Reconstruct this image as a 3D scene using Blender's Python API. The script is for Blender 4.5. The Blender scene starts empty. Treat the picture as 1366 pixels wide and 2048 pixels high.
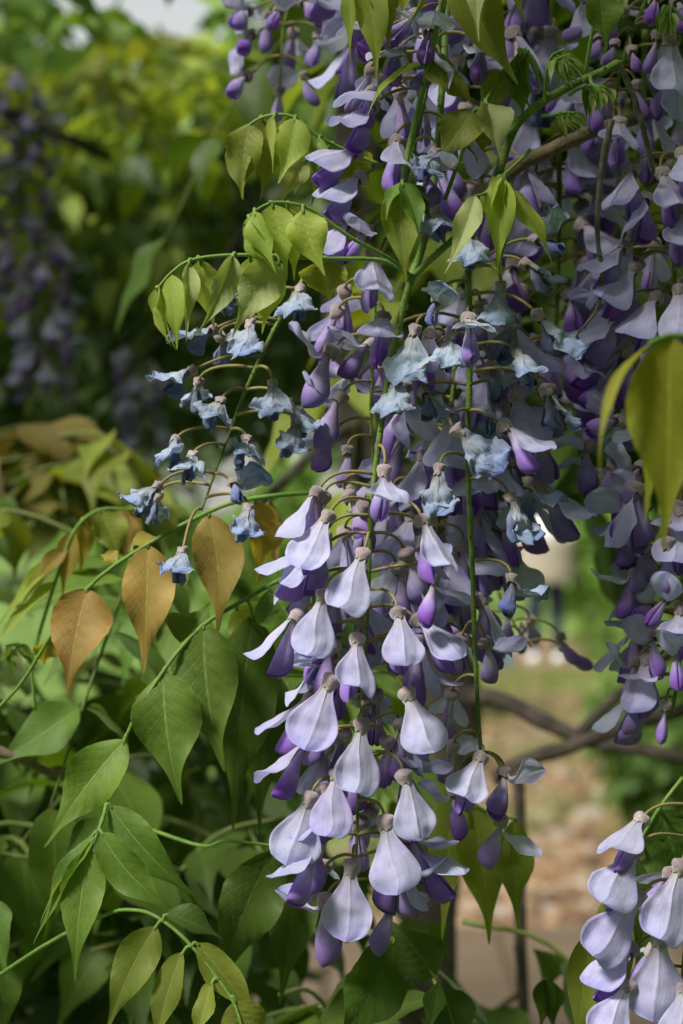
import bpy, math, random
import numpy as np
from mathutils import Vector, Matrix, noise

# ------------------------------------------------------------------ camera, sky, light
SC = bpy.context.scene
COL = SC.collection
CAM_H, FPX, D0 = 1.44, 3540.0, 0.60          # camera height, focal length in photo pixels, focus distance
cam_d = bpy.data.cameras.new('camera'); cam = bpy.data.objects.new('camera', cam_d); COL.objects.link(cam)
cam.location = (0, 0, CAM_H); cam.rotation_euler = (math.radians(90), 0, 0)
cam_d.sensor_fit = 'VERTICAL'; cam_d.sensor_height = 24.0; cam_d.lens = 24.0 * FPX / 2048.0
cam_d.clip_start = 0.02; cam_d.clip_end = 2000
cam_d.dof.use_dof = True; cam_d.dof.focus_distance = D0
cam_d.dof.aperture_fstop = cam_d.lens / 6.0 ; cam_d.dof.aperture_blades = 0
SC.camera = cam

SUN_EL, SUN_AZ = math.radians(50), math.radians(230)     # azimuth of the sun, clockwise from +Y
W = bpy.data.worlds.new('World'); SC.world = W; W.use_nodes = True
wn, wl = W.node_tree.nodes, W.node_tree.links
sky = wn.new('ShaderNodeTexSky'); sky.sky_type = 'NISHITA'; sky.sun_disc = False
sky.sun_elevation = SUN_EL; sky.sun_rotation = SUN_AZ; sky.dust_density = 1.0; sky.air_density = 2.0
hs = wn.new('ShaderNodeHueSaturation'); hs.inputs['Saturation'].default_value = 0.16
wl.new(sky.outputs[0], hs.inputs['Color']); wl.new(hs.outputs[0], wn['Background'].inputs[0])
wn['Background'].inputs[1].default_value = 0.075
sd = bpy.data.lights.new('sun', 'SUN'); sd.energy = 3.0; sd.angle = math.radians(12); sd.color = (1.0, 0.96, 0.9)
so = bpy.data.objects.new('sun', sd); COL.objects.link(so)
sdir = Vector((math.sin(SUN_AZ) * math.cos(SUN_EL), math.cos(SUN_AZ) * math.cos(SUN_EL), math.sin(SUN_EL)))
so.rotation_euler = (-sdir).to_track_quat('-Z', 'Y').to_euler(); so.location = (-2, -3, 6)
SC.view_settings.view_transform = 'Standard'; SC.view_settings.look = 'None'
SC.view_settings.exposure = 0.95; SC.view_settings.gamma = 1.0
SC.cycles.use_denoising = True; SC.cycles.max_bounces = 7; SC.cycles.diffuse_bounces = 5
SC.cycles.transmission_bounces = 5; SC.cycles.sample_clamp_indirect = 6.0

def at(px, py, d):
    "photo pixel + distance along the view axis -> world point"
    return Vector(((px - 683) / FPX * d, d, CAM_H - (py - 1024) / FPX * d))

# ------------------------------------------------------------------ materials
def nodes_mat(name):
    m = bpy.data.materials.new(name); m.use_nodes = True
    nt = m.node_tree; nt.nodes.clear()
    return m, nt.nodes, nt.links

class G:
    "small helper for shader graphs"
    def __init__(s, name):
        s.m, s.n, s.l = nodes_mat(name)
    def put(s, sock, v):
        if isinstance(v, bpy.types.NodeSocket): s.l.new(v, sock)
        elif isinstance(v, (tuple, list)) and len(v) == 3 and sock.type == 'RGBA': sock.default_value = (*v, 1)
        else: sock.default_value = v
    def math(s, op, a, b=0.0, c=0.0, clamp=False):
        n = s.n.new('ShaderNodeMath'); n.operation = op; n.use_clamp = clamp
        for i, v in enumerate((a, b, c)): s.put(n.inputs[i], v)
        return n.outputs[0]
    def mix(s, f, a, b, mode='MIX'):
        n = s.n.new('ShaderNodeMix'); n.data_type = 'RGBA'; n.blend_type = mode
        s.put(n.inputs[0], f); s.put(n.inputs[6], a); s.put(n.inputs[7], b)
        return n.outputs[2]
    def ramp(s, f, stops):
        n = s.n.new('ShaderNodeValToRGB'); s.put(n.inputs[0], f)
        e = n.color_ramp.elements
        while len(e) < len(stops): e.new(0.5)
        for k, (p, c) in enumerate(stops): e[k].position = p; e[k].color = (*c, 1)
        return n.outputs[0]
    def fac(s, f, lo, hi):
        n = s.n.new('ShaderNodeMapRange'); n.interpolation_type = 'SMOOTHSTEP'
        s.put(n.inputs[0], f); s.put(n.inputs[1], lo); s.put(n.inputs[2], hi)
        return n.outputs[0]
    def uv(s):
        n = s.n.new('ShaderNodeUVMap'); x = s.n.new('ShaderNodeSeparateXYZ'); s.l.new(n.outputs[0], x.inputs[0])
        return n.outputs[0], x.outputs[0], x.outputs[1]
    def scaled(s, vec, sc, off=None):
        n = s.n.new('ShaderNodeMapping'); s.l.new(vec, n.inputs[0]); n.inputs[3].default_value = sc
        if off is not None: s.l.new(off, n.inputs[1])
        return n.outputs[0]
    def noise(s, vec, scale, detail=3, rough=0.55):
        n = s.n.new('ShaderNodeTexNoise'); n.inputs['Scale'].default_value = scale
        n.inputs['Detail'].default_value = detail; n.inputs['Roughness'].default_value = rough
        if vec is not None: s.l.new(vec, n.inputs['Vector'])
        return n.outputs[0]
    def voronoi(s, vec, scale, out=0, feature='F1'):
        n = s.n.new('ShaderNodeTexVoronoi'); n.feature = feature; n.inputs['Scale'].default_value = scale
        if vec is not None: s.l.new(vec, n.inputs['Vector'])
        return n.outputs[out]
    def rnd(s):
        return s.n.new('ShaderNodeObjectInfo').outputs['Random']
    def objco(s):
        return s.n.new('ShaderNodeTexCoord').outputs['Object']
    def wpos(s):
        return s.n.new('ShaderNodeNewGeometry').outputs['Position']
    def hsv(s, c, h=0.5, sa=1.0, v=1.0):
        n = s.n.new('ShaderNodeHueSaturation')
        s.put(n.inputs['Hue'], h); s.put(n.inputs['Saturation'], sa); s.put(n.inputs['Value'], v); s.put(n.inputs['Color'], c)
        return n.outputs[0]
    def bump(s, h, strength, dist):
        n = s.n.new('ShaderNodeBump'); n.inputs['Strength'].default_value = strength; n.inputs['Distance'].default_value = dist
        s.l.new(h, n.inputs['Height']); return n.outputs[0]
    def out(s, color, rough=0.6, spec=0.3, trans=0.0, tcol=None, normal=None, sheen=0.0):
        p = s.n.new('ShaderNodeBsdfPrincipled'); s.put(p.inputs['Base Color'], color); s.put(p.inputs['Roughness'], rough)
        p.inputs['Specular IOR Level'].default_value = spec; p.inputs['Sheen Weight'].default_value = sheen
        if normal is not None: s.l.new(normal, p.inputs['Normal'])
        o = s.n.new('ShaderNodeOutputMaterial'); sh = p.outputs[0]
        if trans > 0:
            t = s.n.new('ShaderNodeBsdfTranslucent'); s.put(t.inputs[0], tcol if tcol is not None else color)
            if normal is not None: s.l.new(normal, t.inputs['Normal'])
            mx = s.n.new('ShaderNodeMixShader'); mx.inputs[0].default_value = trans
            s.l.new(sh, mx.inputs[1]); s.l.new(t.outputs[0], mx.inputs[2]); sh = mx.outputs[0]
        s.l.new(sh, o.inputs[0]); return s.m

def petal_mat(name, stops, streak, trans=0.40, specks=True, crease=True, tan=False, sk=0.42):
    g = G(name); uv, u, v = g.uv(); r = g.rnd()
    base = g.ramp(v, stops)
    st = g.noise(g.scaled(uv, (70, 2.6, 1)), 1.0, 3, 0.6)
    base = g.mix(g.math('MULTIPLY', g.fac(st, 0.42, 0.75), sk), base, streak)
    big = g.noise(g.objco(), 190.0, 2)
    base = g.mix(g.math('MULTIPLY', g.fac(big, 0.42, 0.68), 0.5), base, streak)
    if crease:
        mid = g.math('ABSOLUTE', g.math('SUBTRACT', u, 0.5))
        base = g.mix(g.math('MULTIPLY', g.math('SUBTRACT', 1.0, g.fac(mid, 0.004, 0.028)), 0.35), base, (0.78, 0.76, 0.84))
    if tan:
        tn = g.noise(g.scaled(uv, (9, 5, 1)), 1.0, 4)
        base = g.mix(g.math('MULTIPLY', g.fac(tn, 0.60, 0.74), 0.8), base, (0.42, 0.33, 0.20))
        ed = g.fac(g.math('ADD', g.math('ABSOLUTE', g.math('SUBTRACT', u, 0.5)), g.math('MULTIPLY', g.math('SUBTRACT', tn, 0.5), 0.25)), 0.44, 0.52)
        base = g.mix(g.math('MULTIPLY', ed, 0.55), base, (0.46, 0.40, 0.28))
        base = g.mix(g.math('MULTIPLY', g.fac(g.noise(g.scaled(uv, (6, 6, 1)), 1.0, 4), 0.36, 0.5), 0.4), base, streak)
    base = g.hsv(base, g.math('ADD', 0.488, g.math('MULTIPLY', r, 0.024)), g.math('ADD', 0.85, g.math('MULTIPLY', r, 0.3)), g.math('ADD', 0.88, g.math('MULTIPLY', g.math('FRACT', g.math('MULTIPLY', r, 7.3)), 0.2)))
    if specks:
        vo = g.voronoi(g.scaled(uv, (7, 8, 1)), 1.0); cell = g.voronoi(g.scaled(uv, (7, 8, 1)), 1.0, 1)
        hit = g.math('MULTIPLY', g.math('LESS_THAN', vo, 0.07), g.math('GREATER_THAN', g.math('FRACT', g.math('ADD', g.math('MULTIPLY', cell, 3.1), r)), 0.86))
        base = g.mix(g.math('MULTIPLY', hit, 0.8), base, (0.05, 0.035, 0.05))
    h = g.noise(g.scaled(uv, (46, 5, 1)), 1.0, 2)
    if tan: return g.out(base, 0.7, 0.2, trans, None, g.bump(g.noise(g.scaled(uv, (14, 3.5, 1)), 1.0, 3, .55), .55, 0.0022), 0.1)
    return g.out(base, 0.68, 0.14, trans, None, g.bump(h, 0.35, 0.0007), 0.14)

def leaf_mat(name, c_lo, c_hi, vein, trans, tcol, rough=0.45, spec=0.4, spots=0.0):
    g = G(name); uv, u, v = g.uv(); r = g.rnd()
    ua = g.math('MULTIPLY', g.math('ABSOLUTE', g.math('SUBTRACT', u, 0.5)), 2.0)
    n = g.noise(g.objco(), 70.0, 4, 0.6)
    base = g.mix(g.fac(n, 0.3, 0.7), c_lo, c_hi)
    fine = g.voronoi(g.scaled(uv, (16, 34, 1)), 1.0, 0, 'DISTANCE_TO_EDGE')
    base = g.mix(g.math('MULTIPLY', g.math('SUBTRACT', 1.0, g.fac(fine, 0.0, 0.12)), 0.16), base, vein)
    ph = g.math('ABSOLUTE', g.math('SUBTRACT', g.math('FRACT', g.math('SUBTRACT', g.math('MULTIPLY', v, 9.0), g.math('MULTIPLY', g.math('POWER', ua, 0.8), 2.1))), 0.5))
    side = g.math('MULTIPLY', g.math('SUBTRACT', 1.0, g.fac(ph, 0.0, 0.11)), g.math('SUBTRACT', 1.0, g.fac(ua, 0.55, 0.98)))
    base = g.mix(g.math('MULTIPLY', side, 0.24), base, vein)
    mid = g.math('SUBTRACT', 1.0, g.fac(ua, 0.012, 0.05))
    base = g.mix(g.math('MULTIPLY', mid, 0.85), base, vein)
    edge = g.fac(ua, 0.95, 0.99)
    base = g.mix(g.math('MULTIPLY', edge, 0.4), base, vein)
    if spots > 0:
        sp = g.noise(g.objco(), 300.0, 3, 0.7)
        base = g.mix(g.math('MULTIPLY', g.fac(sp, 0.66, 0.74), spots), base, (0.05, 0.03, 0.01))
    val = g.math('ADD', 0.82, g.math('MULTIPLY', r, 0.36)); hue = g.math('ADD', 0.49, g.math('MULTIPLY', g.math('FRACT', g.math('MULTIPLY', r, 5.7)), 0.02))
    base = g.hsv(base, hue, 1.0, val)
    tc = g.hsv(g.mix(g.math('MULTIPLY', g.math('MAXIMUM', side, mid), 0.5), tcol, c_lo), hue, 1.0, val)
    hgt = g.math('ADD', g.math('MULTIPLY', g.math('MAXIMUM', side, mid), -0.5), g.math('MULTIPLY', fine, 0.5))
    return g.out(base, rough + .08, spec * .7, trans, tc, g.bump(hgt, 0.22, 0.0007), 0.06)

def stem_mat(name, c1, c2, scale=120.0, rough=0.6, bump=0.3):
    g = G(name); co = g.objco()
    n = g.noise(co, scale, 4, 0.6); n2 = g.noise(co, scale * 7, 2)
    c = g.mix(g.fac(n, 0.35, 0.68), c1, c2)
    c = g.mix(g.math('MULTIPLY', g.fac(n2, 0.55, 0.8), 0.35), c, tuple(min(1, 1.6 * x) for x in c2))
    return g.out(c, rough, 0.25, 0, None, g.bump(n2, bump, 0.0008), 0.1)

def noise_mat(name, stops, scale, rough=0.9, bump=0.0, bdist=0.01, detail=6):
    g = G(name); co = g.wpos(); n = g.noise(co, scale, detail, 0.65)
    c = g.ramp(n, stops)
    nm = g.bump(g.noise(co, scale * 5, 4), bump, bdist) if bump else None
    return g.out(c, rough, 0.15, 0, None, nm)

LAV = [(0.0, (0.52, 0.50, 0.33)), (0.10, (0.65, 0.62, 0.64)), (0.32, (0.655, 0.63, 0.83)), (0.75, (0.60, 0.60, 0.845)), (1.0, (0.49, 0.50, 0.85))]
M = {}
M['banner'] = petal_mat('lavender_petal', LAV, (0.40, 0.37, 0.73))
M['banner_aged'] = petal_mat('aged_petal', [(0, (.5, .45, .3)), (.2, (.66, .63, .62)), (.7, (.60, .60, .74)), (1, (.45, .52, .78))], (.48, .5, .66), 0.3)
M['wing'] = petal_mat('violet_petal', [(0.0, (0.60, 0.56, 0.40)), (0.28, (0.62, 0.56, 0.68)), (0.52, (0.46, 0.36, 0.70)), (0.75, (0.30, 0.18, 0.56)), (1.0, (0.21, 0.095, 0.44))], (0.24, 0.13, 0.50), 0.22, False, False, False, .6)
M['bud'] = petal_mat('bud_petal', [(0.0, (0.55, 0.5, 0.36)), (0.2, (0.52, 0.44, 0.60)), (0.6, (0.34, 0.25, 0.58)), (1.0, (0.24, 0.14, 0.46))], (0.28, 0.19, 0.5), 0.2, False, False)
M['wither'] = petal_mat('withered_petal', [(0.0, (0.38, 0.30, 0.17)), (0.2, (0.50, 0.48, 0.36)), (0.5, (0.49, 0.55, 0.59)), (0.85, (0.36, 0.44, 0.60)), (1.0, (0.17, 0.23, 0.47))], (0.24, 0.33, 0.55), 0.2, True, False, True)
M['wither_wing'] = petal_mat('withered_keel', [(0.0, (0.36, 0.28, 0.16)), (0.3, (0.30, 0.28, 0.30)), (0.6, (0.13, 0.15, 0.34)), (1.0, (0.05, 0.065, 0.20))], (0.16, 0.21, 0.42), 0.12, False, False, True)
g = G('calyx'); uv, u, v = g.uv()
c = g.ramp(v, [(0, (.22, .16, .13)), (.25, (.33, .265, .27)), (.6, (.40, .345, .32)), (.85, (.47, .44, .34)), (1, (.36, .29, .27))])
c = g.mix(g.math('MULTIPLY', g.fac(g.noise(g.objco(), 420, 3), .42, .60), .75), c, (.27, .185, .235))
c = g.mix(g.math('MULTIPLY', g.fac(g.noise(g.objco(), 900, 3), .4, .7), .5), c, (.30, .22, .24))
c = g.hsv(c, .5, 1, g.math('ADD', .75, g.math('MULTIPLY', g.rnd(), .5)))
M['calyx'] = g.out(c, .8, .15, .1, None, g.bump(g.noise(g.objco(), 1500, 3), .35, .0008), .6)
M['pedicel'] = stem_mat('flower_stalk', (.20, .19, .055), (.26, .19, .085), 90)
M['rachis'] = stem_mat('raceme_stem', (.085, .15, .018), (.17, .26, .04), 240, .65, .7)
M['stalk'] = stem_mat('leaf_stalk', (.10, .21, .025), (.17, .27, .05), 110)
M['stalk_dim'] = stem_mat('older_leaf_stalk', (.09, .14, .02), (.16, .18, .05), 110)
M['twig'] = stem_mat('grey_twig', (.10, .085, .06), (.22, .20, .165), 220, .9, .9)
M['bark'] = stem_mat('vine_bark', (.035, .028, .02), (.08, .065, .048), 60, .95, 1.0)
M['woody'] = stem_mat('young_wood', (.13, .095, .05), (.21, .165, .10), 130, .8, .6)
M['fresh'] = leaf_mat('young_leaf', (.27, .36, .035), (.38, .46, .09), (.46, .55, .16), .50, (.55, .66, .04))
M['pale'] = leaf_mat('pale_young_leaf', (.30, .36, .12), (.42, .46, .20), (.45, .50, .20), .40, (.45, .50, .08))
M['olive'] = leaf_mat('olive_leaf', (.15, .195, .022), (.23, .27, .04), (.32, .36, .10), .45, (.34, .38, .02), .45, .4, .35)
M['lime'] = leaf_mat('lime_leaf', (.22, .23, .012), (.29, .29, .025), (.44, .46, .08), .40, (.42, .40, .01))
M['green'] = leaf_mat('green_leaf', (.085, .165, .016), (.14, .235, .03), (.25, .36, .08), .34, (.20, .35, .008), .45, .4, .35)
M['deep'] = leaf_mat('deep_green_leaf', (.045, .085, .008), (.072, .125, .014), (.11, .17, .035), .30, (.12, .20, .01), .45, .4, .35)
M['bronze'] = leaf_mat('bronze_leaf', (.29, .185, .035), (.38, .26, .075), (.40, .36, .09), .34, (.46, .28, .03), .5, .35, .25)
M['russet'] = leaf_mat('russet_leaf', (.11, .095, .02), (.155, .125, .03), (.26, .24, .07), .34, (.28, .20, .02), .5, .35)
M['ochre'] = leaf_mat('ochre_leaf', (.30, .22, .03), (.38, .30, .05), (.40, .36, .10), .5, (.52, .40, .02))

# ------------------------------------------------------------------ mesh tools
RNG = random.Random(11)
def tag(o, label=None, cat=None, group=None, kind=None):
    if label: o['label'] = label
    if cat: o['category'] = cat
    if group: o['group'] = group
    if kind: o['kind'] = kind
    return o
def mesh_obj(name, me, mat=None, parent=None, mw=None):
    o = bpy.data.objects.new(name, me); COL.objects.link(o)
    if mat is not None:
        if not me.materials: me.materials.append(mat)
        elif me.materials[0] is not mat:
            o.material_slots[0].link = 'OBJECT'; o.material_slots[0].material = mat
    if parent is not None:
        o.parent = parent
        if parent.type == 'EMPTY': o.matrix_parent_inverse = Matrix.Translation(-parent.location)
    if mw is not None: o.matrix_basis = mw
    return o
def thing(name, loc, label, cat, group=None):
    e = bpy.data.objects.new(name, None); COL.objects.link(e); e.location = loc; e.empty_display_size = 0.02
    return tag(e, label, cat, group)
def raw_mesh(name, verts, faces, uvs=None, smooth=True):
    me = bpy.data.meshes.new(name); me.from_pydata([tuple(v) for v in verts], [], faces)
    if uvs is not None:
        ul = me.uv_layers.new(name='UVMap'); li = np.empty(len(me.loops), dtype=np.int32)
        me.loops.foreach_get('vertex_index', li)
        ul.data.foreach_set('uv', np.asarray(uvs, dtype=np.float32)[li].ravel())
    if smooth: me.polygons.foreach_set('use_smooth', np.ones(len(me.polygons), dtype=bool))
    return me
def grid_mesh(name, P, U, closed=False):
    "P (ns,nt,3), U (ns,nt,2)"
    ns, nt = P.shape[:2]; f = []
    for i in range(ns - 1):
        for j in range(nt - 1 if not closed else nt):
            k = (j + 1) % nt
            f.append((i * nt + j, i * nt + k, (i + 1) * nt + k, (i + 1) * nt + j))
    return raw_mesh(name, P.reshape(-1, 3), f, U.reshape(-1, 2))
def catmull(pts, n):
    pts = [Vector(p) for p in pts]
    if len(pts) == 2: return [pts[0].lerp(pts[1], i / n) for i in range(n + 1)]
    q = [2 * pts[0] - pts[1]] + pts + [2 * pts[-1] - pts[-2]]; out = []
    segs = len(pts) - 1
    for i in range(n + 1):
        x = i / n * segs; k = min(int(x), segs - 1); t = x - k
        a, b, c, d = q[k:k + 4]
        out.append(0.5 * ((2 * b) + (c - a) * t + (2 * a - 5 * b + 4 * c - d) * t * t + (3 * b - a - 3 * c + d) * t ** 3))
    return out
def tube_geo(path, r0, r1, seg=7, lump=0.0, seed=0):
    n = len(path); V, F, UV = [], [], []
    up = Vector((0.31, 0.87, 0.13)); t0 = (path[1] - path[0]).normalized(); nrm = up.cross(t0).normalized()
    for i, p in enumerate(path):
        t = (path[min(i + 1, n - 1)] - path[max(i - 1, 0)]).normalized()
        nrm = (nrm - t * nrm.dot(t)).normalized(); b = t.cross(nrm)
        r = r0 + (r1 - r0) * i / (n - 1)
        for j in range(seg):
            a = 2 * math.pi * j / seg
            rr = r * (1 + (lump * noise.noise(Vector((i * 0.35 + seed, math.cos(a) * 1.2, math.sin(a) * 1.2))) if lump else 0))
            V.append(p + nrm * (rr * math.cos(a)) + b * (rr * math.sin(a))); UV.append((j / seg, i / (n - 1)))
    for i in range(n - 1):
        for j in range(seg):
            k = (j + 1) % seg; F.append((i * seg + j, i * seg + k, (i + 1) * seg + k, (i + 1) * seg + j))
    F.append(tuple(range(seg - 1, -1, -1))); F.append(tuple((n - 1) * seg + j for j in range(seg)))
    return V, F, UV
def join_geo(parts):
    V, F, UV = [], [], []
    for v, f, u in parts:
        k = len(V); V += v; UV += u; F += [tuple(x + k for x in q) for q in f]
    return V, F, UV
def frame(a, az, cam_dir=Vector((0, -1, 0))):
    "rotation whose -Z runs along a and whose +X is turned az degrees round a from the viewer's side"
    a = a.normalized(); c = cam_dir - a * cam_dir.dot(a)
    if c.length < 1e-4: c = Vector((1, 0, 0))
    c.normalize(); r = a.cross(c).normalized()
    if r.x < 0: r = -r
    n = c * math.cos(math.radians(az)) + r * math.sin(math.radians(az))
    z = -a; y = z.cross(n)
    return Matrix(((n.x, y.x, z.x), (n.y, y.y, z.y), (n.z, y.z, z.z)))
def sstep(x, a, b):
    x = min(max((x - a) / (b - a), 0), 1); return x * x * (3 - 2 * x)

# ------------------------------------------------------------------ flower pieces, in millimetres, flower hangs along -Z, banner on +X
def crump(p, amp, seed, f=0.22):
    q = Vector((p[0] * f + seed * 7.1, p[1] * f, p[2] * f))
    return Vector(noise.noise_vector(q)) * amp + Vector(noise.noise_vector(q * 2.7)) * amp * 0.30
def banner_mesh(phi, fold, seed, L=20.5, Wd=9.8, crumple=0.0, lip=0.16, ripple=0.06):
    r = random.Random(seed * 31 + 5)
    ts = [-1, -.94, -.84, -.7, -.54, -.37, -.22, -.11, -.045, 0, .045, .11, .22, .37, .54, .7, .84, .94, 1]
    ns = 26
    prof = [(0, .24), (.1, .26), (.2, .36), (.32, .56), (.44, .77), (.54, .92), (.62, .99)]
    Wd = Wd * r.uniform(.9, 1.08); L = L * r.uniform(.95, 1.06); droopl, droopr = r.uniform(-.12, .25), r.uniform(-.12, .25)
    P = np.zeros((ns, len(ts), 3)); U = np.zeros((ns, len(ts), 2))
    pos = Vector((1.5, 0, -3.6)); ds = L / (ns - 1); ph0 = r.uniform(0, 6)
    lopl, lopr = r.uniform(.92, 1.08), r.uniform(.92, 1.08); flick = math.radians(r.uniform(-18, 26)); tw = math.radians(r.uniform(-14, 14))
    wobA, wobP = r.uniform(-.12, .12), r.uniform(0, 6)
    foldl, foldr = fold * r.uniform(.75, 1.3), fold * r.uniform(.75, 1.3)
    for i in range(ns):
        s = i / (ns - 1)
        if s < .62:
            w = prof[-1][1]
            for (a, wa), (b, wb) in zip(prof, prof[1:]):
                if a <= s <= b: w = wa + (wb - wa) * (s - a) / (b - a); break
        else:
            x = (s - .66) / .34; w = math.sqrt(max(0, 1 - max(x, 0) ** 2.3))
            w = max(w, .05)
        w *= Wd
        ph = math.radians(phi) * sstep(s, 0.0, .42) + math.radians(14) * (1 - sstep(s, 0, .3)) * (phi < 40) + flick * sstep(s, .6, 1)
        T = Vector((math.sin(ph), 0, -math.cos(ph))); N = Vector((math.cos(ph), 0, math.sin(ph)))
        if i: pos = pos + T * ds
        bell = .9 if phi > 40 else 1.0
        for j, t in enumerate(ts):
            at_ = abs(t); lop = lopl if t < 0 else lopr; f = foldl if t < 0 else foldr
            off = -f * w * (.75 * at_ + .25 * at_ * at_) * (0.55 + .5 * s) + (lip + (droopl if t < 0 else droopr) * s) * w * sstep(at_, .62, 1) + ripple * w * at_ * math.sin(s * 9 + t * 2.3 + ph0)
            off += .36 * math.exp(-(t / .055) ** 2) * (1 - .3 * s) * (.4 if phi > 40 else 1)
            off += .05 * w * math.sin(math.pi * at_) * (1 if phi < 40 else .3)
            y = w * t * lop * (1 - .22 * f * at_) * bell + w * wobA * math.sin(s * 5 + wobP) * (1 - at_)
            back = .9 * math.exp(-(t / .16) ** 2) * sstep(s, .9, 1)
            p = pos + Vector((0, y * math.cos(tw * s), 0)) + N * (off + y * math.sin(tw * s)) - T * back
            if crumple: p = p + crump(p, crumple * (0.3 + s) * (0.6 + .6 * at_), seed)
            else: p = p + N * (1.5 * s * noise.noise(Vector((p.x * .09 + seed * 3.7, p.y * .13, p.z * .13))) + .7 * s * noise.noise(Vector((p.y * .3, p.z * .3, seed * 1.9))))
            P[i, j] = p; U[i, j] = ((t + 1) / 2, s)
    return grid_mesh('standard_petal', P * .001, U)
def wing_mesh(side, seed, L=18.5, tilt=10, crumple=0.0, spread=0.0, fat=1.0):
    r = random.Random(seed * 17 + 3); ns, na = 14, 12
    P = np.zeros((ns, na, 3)); U = np.zeros((ns, na, 2))
    rx0, ry0 = 4.15 * fat * r.uniform(.9, 1.1), 3.3 * fat * r.uniform(.9, 1.1); bend = r.uniform(-.5, 2.0); L = L * r.uniform(.93, 1.07)
    for i in range(ns):
        s = i / (ns - 1)
        if s < .66: pr = .20 + .80 * sstep(s, -.02, .70)
        else: pr = max(.04, (1 - ((s - .66) / .34) ** 1.75)) ** .62
        cz = -4.0 - L * s * math.cos(math.radians(tilt)); cx = .7 - rx0 * pr * (1.0 if tilt > 5 else .55) - L * s * math.sin(math.radians(tilt * .5)) - (bend + 1.2) * s * s * .9
        op = spread * s
        for j in range(na):
            a = math.radians(-104 + 208 * j / (na - 1))
            x = cx + rx0 * pr * math.sin(a) * (1 + .12 * math.cos(a)); y = side * (ry0 * pr * max(math.cos(a), -.12) * (1 - .25 * math.sin(a) ** 2) + .30 + op + .25 * pr * (abs(math.sin(a)) > .93))
            p = Vector((x, y, cz - .8 * pr * math.cos(a)))
            if crumple: p = p + crump(p, crumple * (.3 + s), seed + 40)
            P[i, j] = p; U[i, j] = (j / (na - 1), s)
    return grid_mesh('wing_petal', P * .001, U)
def bud_mesh(seed, L=18.0):
    r = random.Random(seed); ns, na = 14, 14
    P = np.zeros((ns, na, 3)); U = np.zeros((ns, na, 2)); bx = r.uniform(1.5, 4)
    for i in range(ns):
        s = i / (ns - 1)
        pr = .30 + .70 * sstep(s, .0, .72) if s < .68 else math.sqrt(max(.004, 1 - ((s - .68) / .32) ** 2.2))
        for j in range(na):
            a = 2 * math.pi * j / na
            x = 3.7 * pr * math.cos(a) + bx * s * s - 1; y = 2.9 * pr * math.sin(a) * (1 - .25 * math.cos(a))
            if math.cos(a) > .9: x += .35
            P[i, j] = (x, y, -3.6 - L * s); U[i, j] = (j / na, s)
    return grid_mesh('bud_petal', P * .001, U, True)
def calyx_mesh(seed, shrivel=0.0):
    r = random.Random(seed); ns, na = 9, 15; P = np.zeros((ns, na, 3)); U = np.zeros((ns, na, 2))
    prof = [(0.1, .6), (-.2, 1.7), (-.9, 2.85), (-1.9, 3.3), (-2.9, 3.2), (-3.8, 2.85), (-4.4, 2.6), (-4.9, 2.5), (-4.4, 2.0)]
    for i, (z, rad) in enumerate(prof):
        for j in range(na):
            a = 2 * math.pi * j / na; tooth = -1.7 * max(0, math.cos(5 * a / 2 * 2 * .5)) if 5 < i < 8 else 0
            q = rad * (1 + .07 * math.cos(3 * a + seed)) * (1 - .3 * shrivel * (i > 2))
            p = Vector((q * math.cos(a) * 1.06, q * math.sin(a), z + tooth))
            p = p + crump(p, .55 + .8 * shrivel, seed, .36)
            P[i, j] = p; U[i, j] = (j / na, i / (ns - 1))
    return grid_mesh('calyx', P * np.array((.92, .92, .88)) * .001, U, True)

LIB = {'C': [], 'H': [], 'R': [], 'U': [], 'W': [], 'V': [], 'A': []}
for k in range(12): LIB['C'].append((banner_mesh(6 + 4 * (k % 4), .46 + .10 * (k % 3), k, 21.2 + (k % 3) * .6, 9.3 + .4 * (k % 3)), wing_mesh(-1, k, 21.0), wing_mesh(1, k + 20, 20.5)))
for k in range(4): LIB['H'].append((banner_mesh(58 + 9 * k, .22, 50 + k, 19.5, 9.6, 0, .2, .09), wing_mesh(-1, 60 + k, tilt=3), wing_mesh(1, 64 + k, tilt=3)))
for k in range(5): LIB['R'].append((banner_mesh(92 + 8 * k, .10 - .10 * (k % 2), 80 + k, 18.5, 9.4, 0, .30, .14), wing_mesh(-1, 90 + k, tilt=0), wing_mesh(1, 95 + k, tilt=0)))
for k in range(2): LIB['U'].append((banner_mesh(150, .06, 110 + k, 18, 9.6, 0, .1, .05), wing_mesh(-1, 112 + k, tilt=-4), wing_mesh(1, 116 + k, tilt=-4)))
for k in range(8): LIB['W'].append((banner_mesh(8 + 6 * (k % 3), .45, 130 + k, 20.5, 9.6, 2.9, .1, .2), wing_mesh(-1, 140 + k, 16, 6, 1.6, .0, .82), wing_mesh(1, 150 + k, 16, 6, 1.6, .3, .82)))
for k in range(5): LIB['V'].append((banner_mesh(62 + 10 * k, .4, 160 + k, 19.5, 9.2, 2.7, .1, .2), wing_mesh(-1, 170 + k, 16, 2, 1.4, .2, .85), wing_mesh(1, 175 + k, 16, 2, 1.4, .3, .85)))
for k in range(4): LIB['A'].append((banner_mesh(14 + 8 * k, .4, 180 + k, 20, 9.2, 1.0, .16, .12), wing_mesh(-1, 185 + k, 17, 8, .6), wing_mesh(1, 190 + k, 17, 8, .6)))
BUDS = [bud_mesh(k) for k in range(4)]
CAL = [calyx_mesh(k) for k in range(4)]; CALW = [calyx_mesh(10 + k, .6) for k in range(3)]
NOM = {'C': 24.5, 'A': 24.0, 'W': 22.5, 'H': 21.5, 'R': 21.5, 'U': 21.5, 'V': 20.5, 'B': 20.5}
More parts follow.
